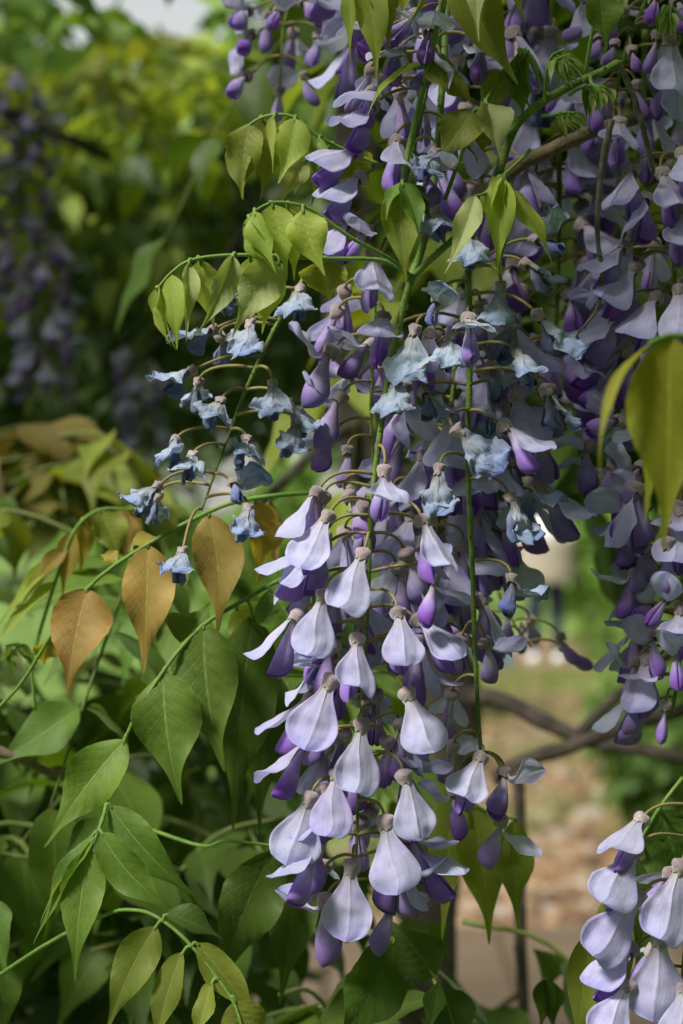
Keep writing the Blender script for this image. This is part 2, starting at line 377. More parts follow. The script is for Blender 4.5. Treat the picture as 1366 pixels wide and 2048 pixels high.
MATS = {'C': ('banner', 'wing'), 'H': ('banner', 'wing'), 'R': ('banner', 'wing'), 'U': ('banner', 'wing'), 'A': ('banner_aged', 'wing'),
        'W': ('wither', 'wither_wing'), 'V': ('wither', 'wither_wing')}

def add_flower(root, calyx, axis, az, kind, scale, attach):
    "one flower: calyx with its stalk and petals as children"
    k = RNG.randrange(1000); R3 = frame(axis, az)
    mw = Matrix.Translation(calyx) @ R3.to_4x4() @ Matrix.Scale(scale, 4)
    wi = kind in 'WV'
    fl = mesh_obj('flower', (CALW if wi else CAL)[k % (3 if wi else 4)], M['calyx'], root, mw)
    if kind == 'B':
        mesh_obj('bud_petal', BUDS[k % 4], M['bud'], fl)
    else:
        b, wl_, wr_ = LIB[kind][k % len(LIB[kind])]; bm, wm = MATS[kind]
        mesh_obj('standard_petal', b, M[bm], fl); mesh_obj('wing_petal', wl_, M[wm], fl); mesh_obj('wing_petal', wr_, M[wm], fl)
    a = axis.normalized(); d = (calyx - attach).length
    out = (calyx - attach); out.z = max(out.z, 0); 
    p1 = attach + (out.normalized() if out.length > 1e-5 else Vector((0, -1, 0))) * d * .4 + Vector((0, 0, .10 * d))
    p2 = calyx - a * min(d * .35, .007)
    path = []
    for i in range(9):
        t = i / 8; path.append(attach * (1 - t) ** 3 + p1 * 3 * t * (1 - t) ** 2 + p2 * 3 * t * t * (1 - t) + (calyx + a * .0006) * t ** 3)
    V, F, UV = tube_geo(path, .00062, .00052, 6)
    me = raw_mesh('pedicel', V, F, UV); me.transform(mw.inverted())
    mesh_obj('pedicel', me, M['pedicel'], fl)

def stem_geo(path, r0, r1, scars=True, seed=0):
    parts = [tube_geo(path, r0, r1, 8, .12, seed)]
    if scars:                                   # little leaf-scar knobs along the stem
        r = random.Random(seed)
        for i in range(1, len(path) - 1):
            if r.random() < .55:
                a = r.uniform(0, 6.28); rr = r0 + (r1 - r0) * i / len(path)
                d = Vector((math.cos(a), math.sin(a), .2)); p = path[i]
                parts.append(tube_geo([p + d * rr * .5, p + d * rr * 1.1, p + d * rr * 1.5], rr * .5, rr * .22, 5))
    return join_geo(parts)

def raceme(name, label, stem, flowers, w0=13, w1=7, rad=.013, group=None, fill=0, f0=.35, f1=.93, fk='CCCH', faz=(60, 300)):
    "stem: [(px,py,d)], flowers: text lines 'cx cy tx ty az kind [depth shift mm]'"
    path = catmull([at(*s) for s in stem], 44)
    root = thing(name, path[0], label, 'flower cluster', group)
    dd = stem[0][2]
    V, F, UV = stem_geo(path, w0 / 2 / FPX * dd, w1 / 2 / FPX * dd, True, len(flowers))
    mesh_obj('stem', raw_mesh('stem', V, F, UV), M['rachis'], root)
    zs = [p.z for p in path]
    for ln in flowers.strip().splitlines():
        q = ln.split(); cx, cy, tx, ty, az = map(float, q[:5]); kind = q[5]; sh = float(q[6]) * .001 if len(q) > 6 else 0
        zc = at(cx, cy, dd).z
        i0 = min(range(len(path)), key=lambda i: abs(zs[i] - (zc + .0035)))
        att = path[i0]; dep = att.y - rad * math.cos(math.radians(az)) + sh
        c = at(cx, cy, dep); l2 = at(tx, ty, dep) - c; nom = NOM[kind] * .001
        sc = min(max(l2.length / nom, .84 if kind in 'CA' else .76 if kind in 'RUH' else .70), 1.25)
        rem = min(1.0, l2.length / (nom * sc)); tilt = math.acos(rem)
        sgn = -1 if abs(az) < 95 else 1
        ax = l2.normalized() * math.cos(tilt) + Vector((0, sgn, 0)) * math.sin(tilt)
        ax = (ax + Vector((RNG.uniform(-.08, .08), -.10 * math.cos(math.radians(az)) + RNG.uniform(-.15, .15), 0))).normalized(); az += RNG.uniform(-16, 16)
        add_flower(root, c, ax, az, kind, sc * (1.08 if kind in 'WV' else 1.0 if kind == 'B' else 1.10), att)
    r = random.Random(len(flowers))
    for k in range(fill):
        s = f0 + (f1 - f0) * (k + r.random()) / fill; att = path[min(44, int(s * 44))]; az = r.uniform(*faz)
        az = (az + 180) % 360 - 180; ra = math.radians(az); out = Vector((math.sin(ra), -math.cos(ra), 0))
        cc = att + out * rad * r.uniform(.7, 1.3) + Vector((0, 0, r.uniform(-.005, .003)))
        ax = (Vector((0, 0, -1)) + out * r.uniform(.15, .7)).normalized()
        add_flower(root, cc, ax, az + r.uniform(-20, 20), r.choice(fk), r.uniform(.88, 1.04), att)
    return root

def auto_raceme(name, label, stem, n, seed, kinds='CCCHRA', w0=13, w1=7, spread=(.014, .022), y0=.05, y1=1.0, group=None, buds=.15, droop=.8):
    r = random.Random(seed); path = catmull([at(*s) for s in stem], 44)
    root = thing(name, path[0], label, 'flower cluster', group); dd = stem[0][2]
    V, F, UV = stem_geo(path, w0 / 2 / FPX * dd, w1 / 2 / FPX * dd, True, seed)
    mesh_obj('stem', raw_mesh('stem', V, F, UV), M['rachis'], root)
    for k in range(n):
        s = y0 + (y1 - y0) * (k + r.random() * .7) / n; att = path[min(44, int(s * 44))]
        a = k * 2.39996 + r.uniform(-.4, .4); out = Vector((math.sin(a), -math.cos(a), 0))
        rad = r.uniform(*spread) * (1 - .3 * s)
        c = att + out * rad + Vector((0, 0, r.uniform(-.006, .003)))
        ax = (Vector((0, 0, -1)) * droop + out * r.uniform(.15, .75) + Vector((r.uniform(-.2, .2), r.uniform(-.2, .2), 0))).normalized()
        kind = 'B' if s > 1 - buds else r.choice(kinds)
        # banner lies on the outer side: pick the azimuth whose frame X is closest to 'out'
        cd = Vector((0, -1, 0)); cd = (cd - ax * cd.dot(ax)).normalized(); rr = ax.cross(cd).normalized()
        if rr.x < 0: rr = -rr
        az = math.degrees(math.atan2(out.dot(rr), out.dot(cd))) + r.uniform(-15, 15)
        add_flower(root, c, ax, az, kind, r.uniform(.95, 1.15) * (.75 if kind == 'B' else 1), att)
    return root

# ------------------------------------------------------------------ leaves
LP = [(0, .02), (.03, .28), (.07, .50), (.14, .76), (.22, .93), (.31, 1.0), (.42, .95), (.53, .76), (.62, .53), (.70, .335), (.77, .205), (.84, .13), (.91, .085), (.97, .05), (1, .01)]
def leaf_w(s):
    for (a, wa), (b, wb) in zip(LP, LP[1:]):
        if a <= s <= b:
            t = (s - a) / (b - a); return wa + (wb - wa) * t
    return 0
def leaflet_mesh(L, Wf, fold=.2, curl=20, wave=.05, seed=0, hi=True, twist=0, slim=1.0, bite=None):
    r = random.Random(seed * 13 + 1)
    ns = 40 if hi else 13
    ts = [-1, -.85, -.66, -.45, -.25, -.08, 0, .08, .25, .45, .66, .85, 1] if hi else [-1, -.55, 0, .55, 1]
    P = np.zeros((ns, len(ts), 3)); U = np.zeros((ns, len(ts), 2)); pos = Vector((0, 0, 0)); hw = Wf / L / 2
    p0 = r.uniform(0, 6); p1 = r.uniform(0, 6); fq = r.uniform(7, 12); sway = r.uniform(-.08, .08); as_ = r.uniform(.9, 1.1)
    for i in range(ns):
        s = i / (ns - 1); ph = math.radians(curl) * (s ** 1.3) ; tw = math.radians(twist) * s
        T = Vector((-math.sin(ph), 0, -math.cos(ph))); N = Vector((math.cos(ph), 0, -math.sin(ph)))
        if i: pos = pos + T * (1 / (ns - 1)) + Vector((0, sway * (s - .5) * 2 / ns * 3, 0))
        w = hw * leaf_w(s) * slim
        for j, t in enumerate(ts):
            a = abs(t); x = 9 * s - 2.1 * a ** .8
            ww = w * (as_ if t > 0 else 2 - as_)
            off = fold * w * a + wave * w * a * a * math.sin(fq * s + (p0 if t < 0 else p1)) * 1.6
            if hi: off += -.062 * hw * math.cos(2 * math.pi * (x - .5)) * min(1, a * 5) * (1 - .6 * a) * min(1, leaf_w(s) * 1.3)
            y = ww * t * (1 - .18 * abs(fold) * a)
            if bite and abs(s - bite[0]) < bite[1] and (t > 0) == (bite[2] > 0): y *= min(1.0, .25 + .75 * (abs(s - bite[0]) / bite[1]) ** .5 + .12 * math.sin(s * 90))
            yy = Vector((0, math.cos(tw), 0)) + N * math.sin(tw); nn = N * math.cos(tw) - Vector((0, math.sin(tw), 0))
            P[i, j] = pos + yy * y + nn * off; U[i, j] = ((t + 1) / 2, s)
    ch = Vector(P[-1, len(ts) // 2]) - Vector(P[0, len(ts) // 2]); q = ch.rotation_difference(Vector((0, 0, -1))).to_matrix()
    P = (P - P[0, len(ts) // 2]) @ np.array(q).T * (L / ch.length)
    return grid_mesh('leaflet', P, U)
SEED = [0]
def leaf(name, label, stalk, leaflets, mat='green', d=D0, w0=8, w1=4, stalk_mat='stalk', group=None, cat='leaf'):
    """stalk [(px,py[,d])], leaflet lines: bx by tx ty width_px az fold curl [mat|-] [tip depth shift mm] [base depth shift mm] [twist]"""
    pts = [at(p[0], p[1], p[2] if len(p) > 2 else d) for p in stalk]
    path = catmull(pts, 26); root = thing(name, path[0], label, cat, group)
    parts = [tube_geo(path, w0 / 2 / FPX * d, w1 / 2 / FPX * d, 7, .08, len(leaflets))]; todo = []
    for ln in leaflets.strip().splitlines():
        q = ln.split(); bx, by, tx, ty, w, az, fold, curl = map(float, q[:8])
        mt = q[8] if len(q) > 8 and q[8] != '-' else mat
        dt = float(q[9]) * .001 if len(q) > 9 else 0; db = float(q[10]) * .001 if len(q) > 10 else 0; tw = float(q[11]) if len(q) > 11 else 0
        SEED[0] += 1
        near = min(path, key=lambda p: (p.x / p.y - (bx - 683) / FPX) ** 2 + ((p.z - CAM_H) / p.y + (by - 1024) / FPX) ** 2)
        b = at(bx, by, near.y + db); t = at(tx, ty, near.y + db + dt); ax = t - b
        me = leaflet_mesh(ax.length, w * .94 / FPX * d, fold, curl, .20, SEED[0], True, tw)
        mw = Matrix.Translation(b) @ frame(ax, az).to_4x4()
        todo.append((me, M[mt], mw))
        if (near - b).length > .0006:
            parts.append(tube_geo(catmull([near, (near + b) / 2 + Vector((0, 0, .0008)), b + ax.normalized() * .0015], 6), .0007, .0006, 6))
    V, F, UV = join_geo(parts); mesh_obj('stalk', raw_mesh('stalk', V, F, UV), M[stalk_mat], root)
    for me, mt, mw in todo: mesh_obj('leaflet', me, mt, root, mw)
    return root
def branch(name, label, pts, w0, w1, mat='bark', group=None, lump=.25, twigs=(), cat='branch'):
    path = catmull([at(*p) for p in pts], 40); d = pts[0][2]
    geo = [tube_geo(path, w0 / 2 / FPX * d, w1 / 2 / FPX * pts[-1][2], 10, lump, len(pts) + w0)]
    r = random.Random(int(w0 * 7 + pts[0][0]))
    rr = (w0 + w1) / 4 / FPX * d
    for i in range(3, 38, 4):                    # bark knots
        a = r.uniform(0, 6.28); v = Vector((math.cos(a), math.sin(a), .3)) * rr
        geo.append(tube_geo([path[i] + v * .6, path[i] + v * 1.05, path[i] + v * 1.25], rr * .5, rr * .25, 6))
    V, F, UV = join_geo(geo); o = mesh_obj(name, raw_mesh(name, V, F, UV), M[mat])
    return tag(o, label, cat, group)

# ------------------------------------------------------------------ ground and far setting
def sheet(name, x0, x1, y0, y1, nx, ny, zf, mat, kind='structure'):
    V = []; F = []
    for j in range(ny + 1):
        for i in range(nx + 1):
            x = x0 + (x1 - x0) * i / nx; y = y0 + (y1 - y0) * j / ny; V.append((x, y, zf(x, y)))
    for j in range(ny):
        for i in range(nx):
            k = j * (nx + 1) + i; F.append((k, k + 1, k + nx + 2, k + nx + 1))
    return tag(mesh_obj(name, raw_mesh(name, V, F), mat), kind=kind)
M['ground'] = noise_mat('grass_ground', [(.30, (.05, .075, .02)), (.45, (.10, .17, .035)), (.58, (.16, .26, .06)), (.72, (.27, .22, .12))], 1.6, .95, .6, .05)
M['dirt'] = noise_mat('dirt_path', [(.28, (.13, .085, .055)), (.45, (.19, .13, .068)), (.58, (.26, .185, .105)), (.75, (.32, .26, .18))], 3.2, .95, .5, .03)
M['paving'] = noise_mat('paving_slab', [(.3, (.09, .066, .04)), (.7, (.15, .112, .072))], 2.4, .9, .3, .01)
M['rock'] = noise_mat('rock', [(.3, (.22, .18, .14)), (.7, (.38, .33, .27))], 7, .95, .6, .02)
tag(sheet('ground', -400, 400, -40, 760, 40, 40, lambda x, y: 0.0, M['ground']), 'rough grass and soil ground', 'ground')
def pathx(y): return .35 + .115 * (y - 6.0) + .10 * math.sin(y * .9)
V, F = [], []
for j in range(60):
    y = 5.9 + j * .24; c = pathx(y)
    for i in range(9):
        t = i / 4 - 1; wv = .62 + .10 * math.sin(y * 2.3 + t) + .07 * math.sin(y * 5.1)
        V.append((c + t * wv + .25, y, .006 + .02 * (1 - t * t) + .01 * noise.noise(Vector((c + t, y * 2, 0)))))
for j in range(59):
    for i in range(8): k = j * 9 + i; F.append((k, k + 1, k + 10, k + 9))
tag(mesh_obj('path', raw_mesh('path', V, F), M['dirt']), 'brown dirt path littered with stones', 'path', kind='structure')
def slab(name, x0, x1, y0, y1, z0, z1, mat, parent=None, b=.012):
    import bmesh
    bm = bmesh.new(); bmesh.ops.create_cube(bm, size=1)
    for v in bm.verts: v.co = Vector(((x0 + x1) / 2 + v.co.x * (x1 - x0), (y0 + y1) / 2 + v.co.y * (y1 - y0), (z0 + z1) / 2 + v.co.z * (z1 - z0)))
    bmesh.ops.bevel(bm, geom=bm.edges[:], offset=b, segments=2, affect='EDGES')
    me = bpy.data.meshes.new(name); bm.to_mesh(me); bm.free()
    return mesh_obj(name, me, mat, parent)
pv = slab('paving', -.6, 1.6, 3.6, 5.85, -.05, .05, M['paving']); pv['kind'] = 'structure'; tag(pv, 'beige paved edge in front of the dirt path', 'paving')
for k in range(4):
    slab('paving_slab', -.59 + k * .548, -.05 + k * .548, 3.62, 5.83, .052, .075, M['paving'], pv, .008)
def stone_mesh(seed):
    import bmesh
    bm = bmesh.new(); bmesh.ops.create_icosphere(bm, subdivisions=2, radius=1)
    for v in bm.verts:
        n = 1 + .35 * noise.noise(v.co * 1.3 + Vector((seed * 3.1, 0, 0))); v.co = Vector((v.co.x * n, v.co.y * n * .8, max(v.co.z, -.5) * n * .55))
    me = bpy.data.meshes.new('stone'); bm.to_mesh(me); bm.free(); return me
ST = [stone_mesh(k) for k in range(4)]
r = random.Random(5)
for k, (px, py, s) in enumerate([(1165, 1515, .12), (1180, 1650, .14), (1120, 1690, .09), (1205, 1600, .08), (1060, 1760, .07), (1150, 1790, .08), (1085, 1600, .06), (1000, 1850, .07), (1230, 1480, .08), (1120, 1560, .07), (1010, 1800, .06), (1190, 1720, .07), (1100, 1840, .06), (1060, 1460, .06)]):
    d = CAM_H * FPX / (py - 1024); p = at(px, py, d)
    o = mesh_obj('stone', ST[k % 4], M['rock']); o.location = (p.x, p.y, .03); o.scale = (s * .8, s * .8, s * .7); o.rotation_euler = (0, 0, r.uniform(0, 6))
    tag(o, 'pale rounded stone lying on the brown dirt path', 'stone', 'stones on the path')

def leaf_cloud(n, fn, size, seed, jit=.5):
    "n small folded leaves at positions fn(rng)"
    r = random.Random(seed); V, F, UV = [], [], []
    for k in range(n):
        p, s = fn(r), size * r.uniform(.6, 1.4)
        a = Vector((r.gauss(0, 1), r.gauss(0, 1), r.gauss(-.6, .8))).normalized()
        b = a.cross(Vector((r.gauss(0, 1), r.gauss(0, 1), r.gauss(0, 1)))).normalized(); c = a.cross(b)
        i = len(V)
        V += [p, p + a * s * .4 + b * s * .24 + c * s * .06, p + a * s, p + a * s * .4 - b * s * .24 + c * s * .06]
        UV += [(.5, 0), (1, .35), (.5, 1), (0, .35)]
        F += [(i, i + 1, i + 2), (i, i + 2, i + 3)]
    return V, F, UV
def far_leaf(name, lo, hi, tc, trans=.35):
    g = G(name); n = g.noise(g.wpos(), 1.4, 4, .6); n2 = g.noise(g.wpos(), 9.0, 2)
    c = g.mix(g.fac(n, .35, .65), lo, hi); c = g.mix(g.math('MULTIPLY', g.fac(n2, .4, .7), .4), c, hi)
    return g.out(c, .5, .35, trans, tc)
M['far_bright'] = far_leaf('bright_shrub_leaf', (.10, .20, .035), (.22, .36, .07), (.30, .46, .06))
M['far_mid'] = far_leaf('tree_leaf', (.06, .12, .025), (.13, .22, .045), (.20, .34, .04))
M['far_dark'] = far_leaf('shade_leaf', (.03, .06, .014), (.07, .12, .025), (.10, .17, .02), .25)  # leaf colour set dark to carry the deep shade
def blob_fn(c, rx, ry, rz, lobes=9, seed=0, hollow=.35):
    r0 = random.Random(seed); L = []
    for k in range(lobes):
        v = Vector((r0.uniform(-1, 1), r0.uniform(-1, 1), r0.uniform(-.8, 1))); v = v.normalized() * r0.uniform(.3, .75)
        L.append((Vector((v.x * rx, v.y * ry, v.z * rz)) + Vector(c), r0.uniform(.3, .52)))
    def fn(r):
        q, s = r.choice(L); v = Vector((r.gauss(0, 1), r.gauss(0, 1), r.gauss(0, 1))).normalized() * (hollow + (1 - hollow) * r.random()) * s
        return q + Vector((v.x * rx, v.y * ry, v.z * rz))
    return fn
def plant(name, label, cat, x, y, h, rx, crown_z, rz, n, size, mat, seed, group=None, trunk_r=.06):
    root = thing(name, (x, y, 0), label, cat, group)
    V, F, UV = leaf_cloud(n, blob_fn((x, y, crown_z), rx, rx, rz, 11, seed), size, seed)
    geo = []; r = random.Random(seed)
    top = Vector((x + r.uniform(-.1, .1) * rx, y, crown_z))
    geo.append(tube_geo(catmull([Vector((x, y, -.05)), Vector((x + .05 * rx, y, crown_z * .5)), top], 10), trunk_r, trunk_r * .4, 8, .2))
    for k in range(7):
        a = r.uniform(0, 6.28); z0 = crown_z * r.uniform(.35, .9); b = Vector((x + .03 * rx, y, z0))
        e = b + Vector((math.cos(a) * rx * .6, math.sin(a) * rx * .6, rz * r.uniform(.2, .7)))
        geo.append(tube_geo(catmull([b, b.lerp(e, .5) + Vector((0, 0, .1 * rz)), e], 6), trunk_r * .45, trunk_r * .12, 6))
    tv, tf, tu = join_geo(geo)
    mesh_obj('trunk' if cat == 'tree' else 'stem', raw_mesh('trunk', tv, tf, tu), M['bark'], root)
    mesh_obj('crown' if cat == 'tree' else 'foliage', raw_mesh('crown', V, F, UV, False), mat, root)
    return root
def gx(px, d): return (px - 683) / FPX * d
# leaf litter, gravel and grass on and beside the path: uncountable
def litter(name, label, cat, n, fn, size, mat, seed, kind):
    r = random.Random(seed); V, F = [], []
    for k in range(n):
        x, y = fn(r); s = size * r.uniform(.5, 1.6); i = len(V)
        if kind == 'grass':
            for q in range(3):
                a = r.uniform(0, 6.28); h = s * r.uniform(.7, 1.3); dx, dy = math.cos(a), math.sin(a); i = len(V)
                V += [(x - dy * s * .06, y + dx * s * .06, 0.0), (x + dy * s * .06, y - dx * s * .06, 0.0), (x + dx * h * .35, y + dy * h * .35, h)]; F.append((i, i + 1, i + 2))
        else:
            zz = .03; pts = [(math.cos(a) * s * r.uniform(.6, 1.1), math.sin(a) * s * r.uniform(.6, 1.1)) for a in (0.2, 1.4, 2.6, 3.8, 5.2)]
            V += [(x + p, y + q, zz) for p, q in pts] + [(x, y, zz + s * r.uniform(.3, .8))]
            F += [(i + j, i + (j + 1) % 5, i + 5) for j in range(5)]
    tag(mesh_obj(name, raw_mesh(name, V, F, None, False), mat), label, cat, None, 'stuff')
def gravel_mat():
    g = G('gravel_mix'); v = g.voronoi(g.wpos(), 9.0, 1); x = g.n.new('ShaderNodeSeparateColor'); g.l.new(v, x.inputs[0])
    return g.out(g.ramp(x.outputs[0], [(0, (.07, .05, .035)), (.35, (.17, .105, .055)), (.6, (.27, .17, .09)), (.8, (.25, .18, .11)), (1, (.32, .26, .19))]), .95, .1)
M['gravel'] = gravel_mat(); M['grass'] = far_leaf('grass_blade', (.11, .19, .03), (.22, .32, .07), (.28, .40, .05))
litter('gravel', 'loose stones and dry leaf litter along the brown path', 'gravel', 2600, lambda r: ((lambda y: (pathx(y) + .25 + r.gauss(0, .42), y))(5.95 + 8 * r.random() ** 1.3)), .045, M['gravel'], 3, 'stone')
litter('grass', 'patchy lawn grass beside and beyond the path', 'grass', 9000, lambda r: ((lambda y: (pathx(y) + .25 + r.choice((-1, 1)) * (.45 + abs(r.gauss(0, 1.6))) , y))(6.2 + 20 * r.random())), .12, M['grass'], 4, 'grass')
litter('grass', 'thin grass growing across the middle of the path', 'grass', 2600, lambda r: ((lambda y: (pathx(y) + .25 + r.gauss(0, .5), y))(r.choice((8.2, 10.2, 12.0, 13.6, 15.0)) + r.gauss(0, .35))), .08, M['grass'], 6, 'grass')
# far trees and shrubs, standing on the ground
for k, (px, d, h, rx, mt) in enumerate([(-250, 34, 8, 4.5, 'far_mid'), (150, 40, 7, 4.5, 'far_bright'), (520, 36, 9, 5, 'far_mid'), (880, 42, 8, 5, 'far_mid'), (1250, 33, 8.5, 4.5, 'far_mid'), (1600, 36, 9, 5, 'far_mid')]):
    plant('tree', ['broad green tree far behind the lawn', 'light green tree far behind the lawn'][mt == 'far_bright'], 'tree', gx(px, d), d, h, rx, h * .55, h * .48, 5200, .34, M[mt], 20 + k, 'trees far behind the garden', .22)
for px, d, h, rx, mt, lab in [
        (1215, 19.0, 2.0, .75, 'far_bright', 'bright green bush just behind the person in the beige jacket'),
        (1345, 17.0, 1.7, .85, 'far_bright', 'bright green bush beside the path behind the drooping buds'),
        (1010, 25.0, 2.2, 1.2, 'far_mid', 'mid green bush behind the standing person, mostly hidden by flowers'),
        (590, 9.0, 1.75, .42, 'far_bright', 'light green bush seen in the gap beside the long raceme'),
        (230, 20.0, 1.7, 1.3, 'far_bright', 'pale sunlit bush seen low between dark foliage and bronze leaves'),
        (1365, 7.2, .95, .36, 'far_mid', 'low green shrub at the edge of the stony path'),
        (800, 12.0, 1.3, .5, 'far_mid', 'green shrub behind the long raceme')]:
    plant('shrub', lab, 'shrub', gx(px, d), d, h, rx, h * .52, h * .55, 4200, .05 + .05 * h, M[mt], int(px), None, .035)

# ------------------------------------------------------------------ person on the lawn beyond the path
def person():
    d = 16.7; x = gx(1092, d); root_loc = Vector((x, d, 0))
    root = thing('person', root_loc, 'person in white top, beige jacket round the waist and navy trousers standing by the path', 'person')
    J = {}
    def v(n, x, y, z, r, r2=None): J[n] = (Vector((x, y, z)), r, r2 or r)
    v('pel', 0, 0, .90, .155, .12); v('bel', 0, .01, 1.05, .145, .11); v('che', 0, .03, 1.25, .165, .12); v('neb', 0, .05, 1.40, .08); v('nec', 0, .07, 1.47, .055)
    v('hea', 0, .10, 1.56, .085, .10); v('top', 0, .11, 1.64, .07, .085)
    E = [('pel', 'bel'), ('bel', 'che'), ('che', 'neb'), ('neb', 'nec'), ('nec', 'hea'), ('hea', 'top')]
    for s, n in ((-1, 'l'), (1, 'r')):
        v('hip' + n, s * .09, 0, .83, .105); v('kne' + n, s * .11, .03 * s, .46, .065); v('ank' + n, s * .115, -.01, .09, .045); v('toe' + n, s * .13, .13, .035, .038, .03)
        v('sho' + n, s * .17, .04, 1.36, .068); v('elb' + n, s * .25, .02, 1.10, .048); v('wri' + n, s * .19, .22, 1.08, .032); v('pal' + n, s * .16, .30, 1.09, .036, .02)
        E += [('pel', 'hip' + n), ('hip' + n, 'kne' + n), ('kne' + n, 'ank' + n), ('ank' + n, 'toe' + n), ('neb', 'sho' + n), ('sho' + n, 'elb' + n), ('elb' + n, 'wri' + n), ('wri' + n, 'pal' + n)]
        for k, (dx, L) in enumerate([(-.03, .075), (-.01, .085), (.01, .08), (.03, .065)]):
            v('f%d%s' % (k, n), s * .16 + dx, .36, 1.085, .010); v('g%d%s' % (k, n), s * .16 + dx, .34 + L * .6, 1.05, .008)
            E += [('pal' + n, 'f%d%s' % (k, n)), ('f%d%s' % (k, n), 'g%d%s' % (k, n))]
        v('th' + n, s * .115, .30, 1.12, .011); v('ti' + n, s * .10, .34, 1.12, .009); E += [('pal' + n, 'th' + n), ('th' + n, 'ti' + n)]
    names = list(J); me = bpy.data.meshes.new('sk'); me.from_pydata([J[n][0] for n in names], [(names.index(a), names.index(b)) for a, b in E], [])
    o = bpy.data.objects.new('sk', me); COL.objects.link(o)
    m = o.modifiers.new('s', 'SKIN'); m.use_smooth_shade = True
    for i, n in enumerate(names):
        sv = me.skin_vertices[0].data[i]; sv.radius = J[n][1:]; sv.use_root = n == 'pel'
    o.modifiers.new('u', 'SUBSURF').levels = 2
    dg = bpy.context.evaluated_depsgraph_get(); dg.update(); body = bpy.data.meshes.new_from_object(o.evaluated_get(dg))
    bpy.data.objects.remove(o)
    mats = [noise_mat('skin', [(0, (.50, .28, .18)), (1, (.56, .33, .22))], 5, .5), noise_mat('white_cotton', [(0, (.74, .74, .74)), (1, (.82, .82, .82))], 6, .9),
            noise_mat('navy_cloth', [(0, (.018, .022, .05)), (1, (.03, .036, .075))], 6, .9)]
    body.materials.clear()
    for mm in mats: body.materials.append(mm)
    for p in body.polygons:
        c = p.center; arm = abs(c.x) > .20 or c.y > .16
        p.material_index = 0 if c.z > 1.42 or (arm and .9 < c.z < 1.2) else (1 if c.z > .98 else 2)
    bo = mesh_obj('body', body, None, root); bo.location = root_loc
    def lathe(name, prof, mat, sy=.75, off=(0, 0), n=20):
        V, F = [], []
        for (z, rr) in prof:
            for j in range(n):
                a = 2 * math.pi * j / n; k = 1 + .05 * math.sin(5 * a + z * 20); V.append((off[0] + rr * k * math.cos(a), off[1] + rr * k * sy * math.sin(a), z))
        for i in range(len(prof) - 1):
            for j in range(n): q = (j + 1) % n; F.append((i * n + j, i * n + q, (i + 1) * n + q, (i + 1) * n + j))
        q = mesh_obj(name, raw_mesh(name, V, F), mat, root); q.location = root_loc; return q
    beige = noise_mat('beige_jacket', [(0, (.30, .26, .20)), (1, (.40, .35, .27))], 5, .9)
    lathe('jacket', [(.78, .285), (.80, .29), (.95, .28), (1.08, .265), (1.16, .265), (1.19, .24)], beige, .72)
    lathe('hair', [(1.44, .06), (1.50, .092), (1.58, .105), (1.66, .095), (1.70, .06), (1.715, .01)], noise_mat('dark_hair', [(0, (.02, .014, .01)), (1, (.04, .028, .02))], 30, .6), 1.05, (0, .085))
    for s in (-1, 1):
        V, F, UV = tube_geo(catmull([Vector((s * .115, -.05, .06)), Vector((s * .12, .04, .055)), Vector((s * .135, .16, .035)), Vector((s * .138, .20, .03))], 8), .058, .03, 10)
        q = mesh_obj('shoe', raw_mesh('shoe', V, F, UV), mats[1], root); q.location = root_loc
    # bag set down beside the person
    bag_m = noise_mat('teal_fabric', [(0, (.06, .13, .17)), (1, (.09, .19, .24))], 8, .85)
    p = Vector((gx(985, 16.4), 16.4, 0)); rt = thing('shopping_bag', p, 'teal fabric bag standing on the ground beside the person', 'bag')
    import bmesh
    bm = bmesh.new(); bmesh.ops.create_cube(bm, size=1); bmesh.ops.subdivide_edges(bm, edges=bm.edges[:], cuts=3, use_grid_fill=True)
    for q in bm.verts:
        t = q.co.z + .5; q.co = Vector((q.co.x * .34 * (1 - .15 * t), q.co.y * .20 * (1 - .5 * t), .02 + t * .34)) + Vector(noise.noise_vector(q.co * 3)) * .018 + p
    bmm = bpy.data.meshes.new('bag_body'); bm.to_mesh(bmm); bm.free(); mesh_obj('bag_body', bmm, bag_m, rt)
    for s in (-1, 1):
        V, F, UV = tube_geo(catmull([p + Vector((-.08, s * .05, .34)), p + Vector((-.04, s * .05, .47)), p + Vector((.04, s * .05, .47)), p + Vector((.08, s * .05, .34))], 10), .009, .009, 6)
        mesh_obj('handle', raw_mesh('handle', V, F, UV), bag_m, rt)
person()

# ------------------------------------------------------------------ the vine behind: trunk, boughs, shaded foliage
branch('old_vine', 'thick dark wisteria trunk standing in shade behind the flowers', [(835, 5200, 1.25), (850, 2300, 1.25), (860, 1750, 1.27), (905, 1420, 1.27), (820, 1130, 1.28), (725, 850, 1.3), (700, 500, 1.32), (740, 100, 1.35), (800, -300, 1.4)], 130, 95, 'bark', None, .35, (), 'vine')
branch('vine_bough', 'thick dark bough running from the trunk above the brown path', [(900, 1390, 1.22), (1000, 1400, 1.2), (1100, 1450, 1.18), (1190, 1485, 1.17), (1290, 1500, 1.15), (1420, 1525, 1.12)], 40, 24)
branch('vine_bough', 'bare bough slanting up from the upright grey stem above the stony path', [(985, 1560, 1.12), (1040, 1525, 1.12), (1150, 1490, 1.1), (1260, 1450, 1.08), (1420, 1405, 1.05)], 32, 28, 'bark')
branch('vine_bough', 'thin dark bough rising from the fork toward the drooping buds', [(1150, 1478, 1.16), (1200, 1425, 1.18), (1260, 1370, 1.2), (1340, 1310, 1.22)], 26, 20)
branch('upright_vine', 'thin upright grey stem standing in front of the stony path', [(1035, 1535, 1.12), (1042, 1700, 1.12), (1040, 1850, 1.12), (1046, 2000, 1.12), (1044, 2300, 1.12), (1040, 4500, 1.12)], 24, 26, 'bark', None, .2, (), 'vine')
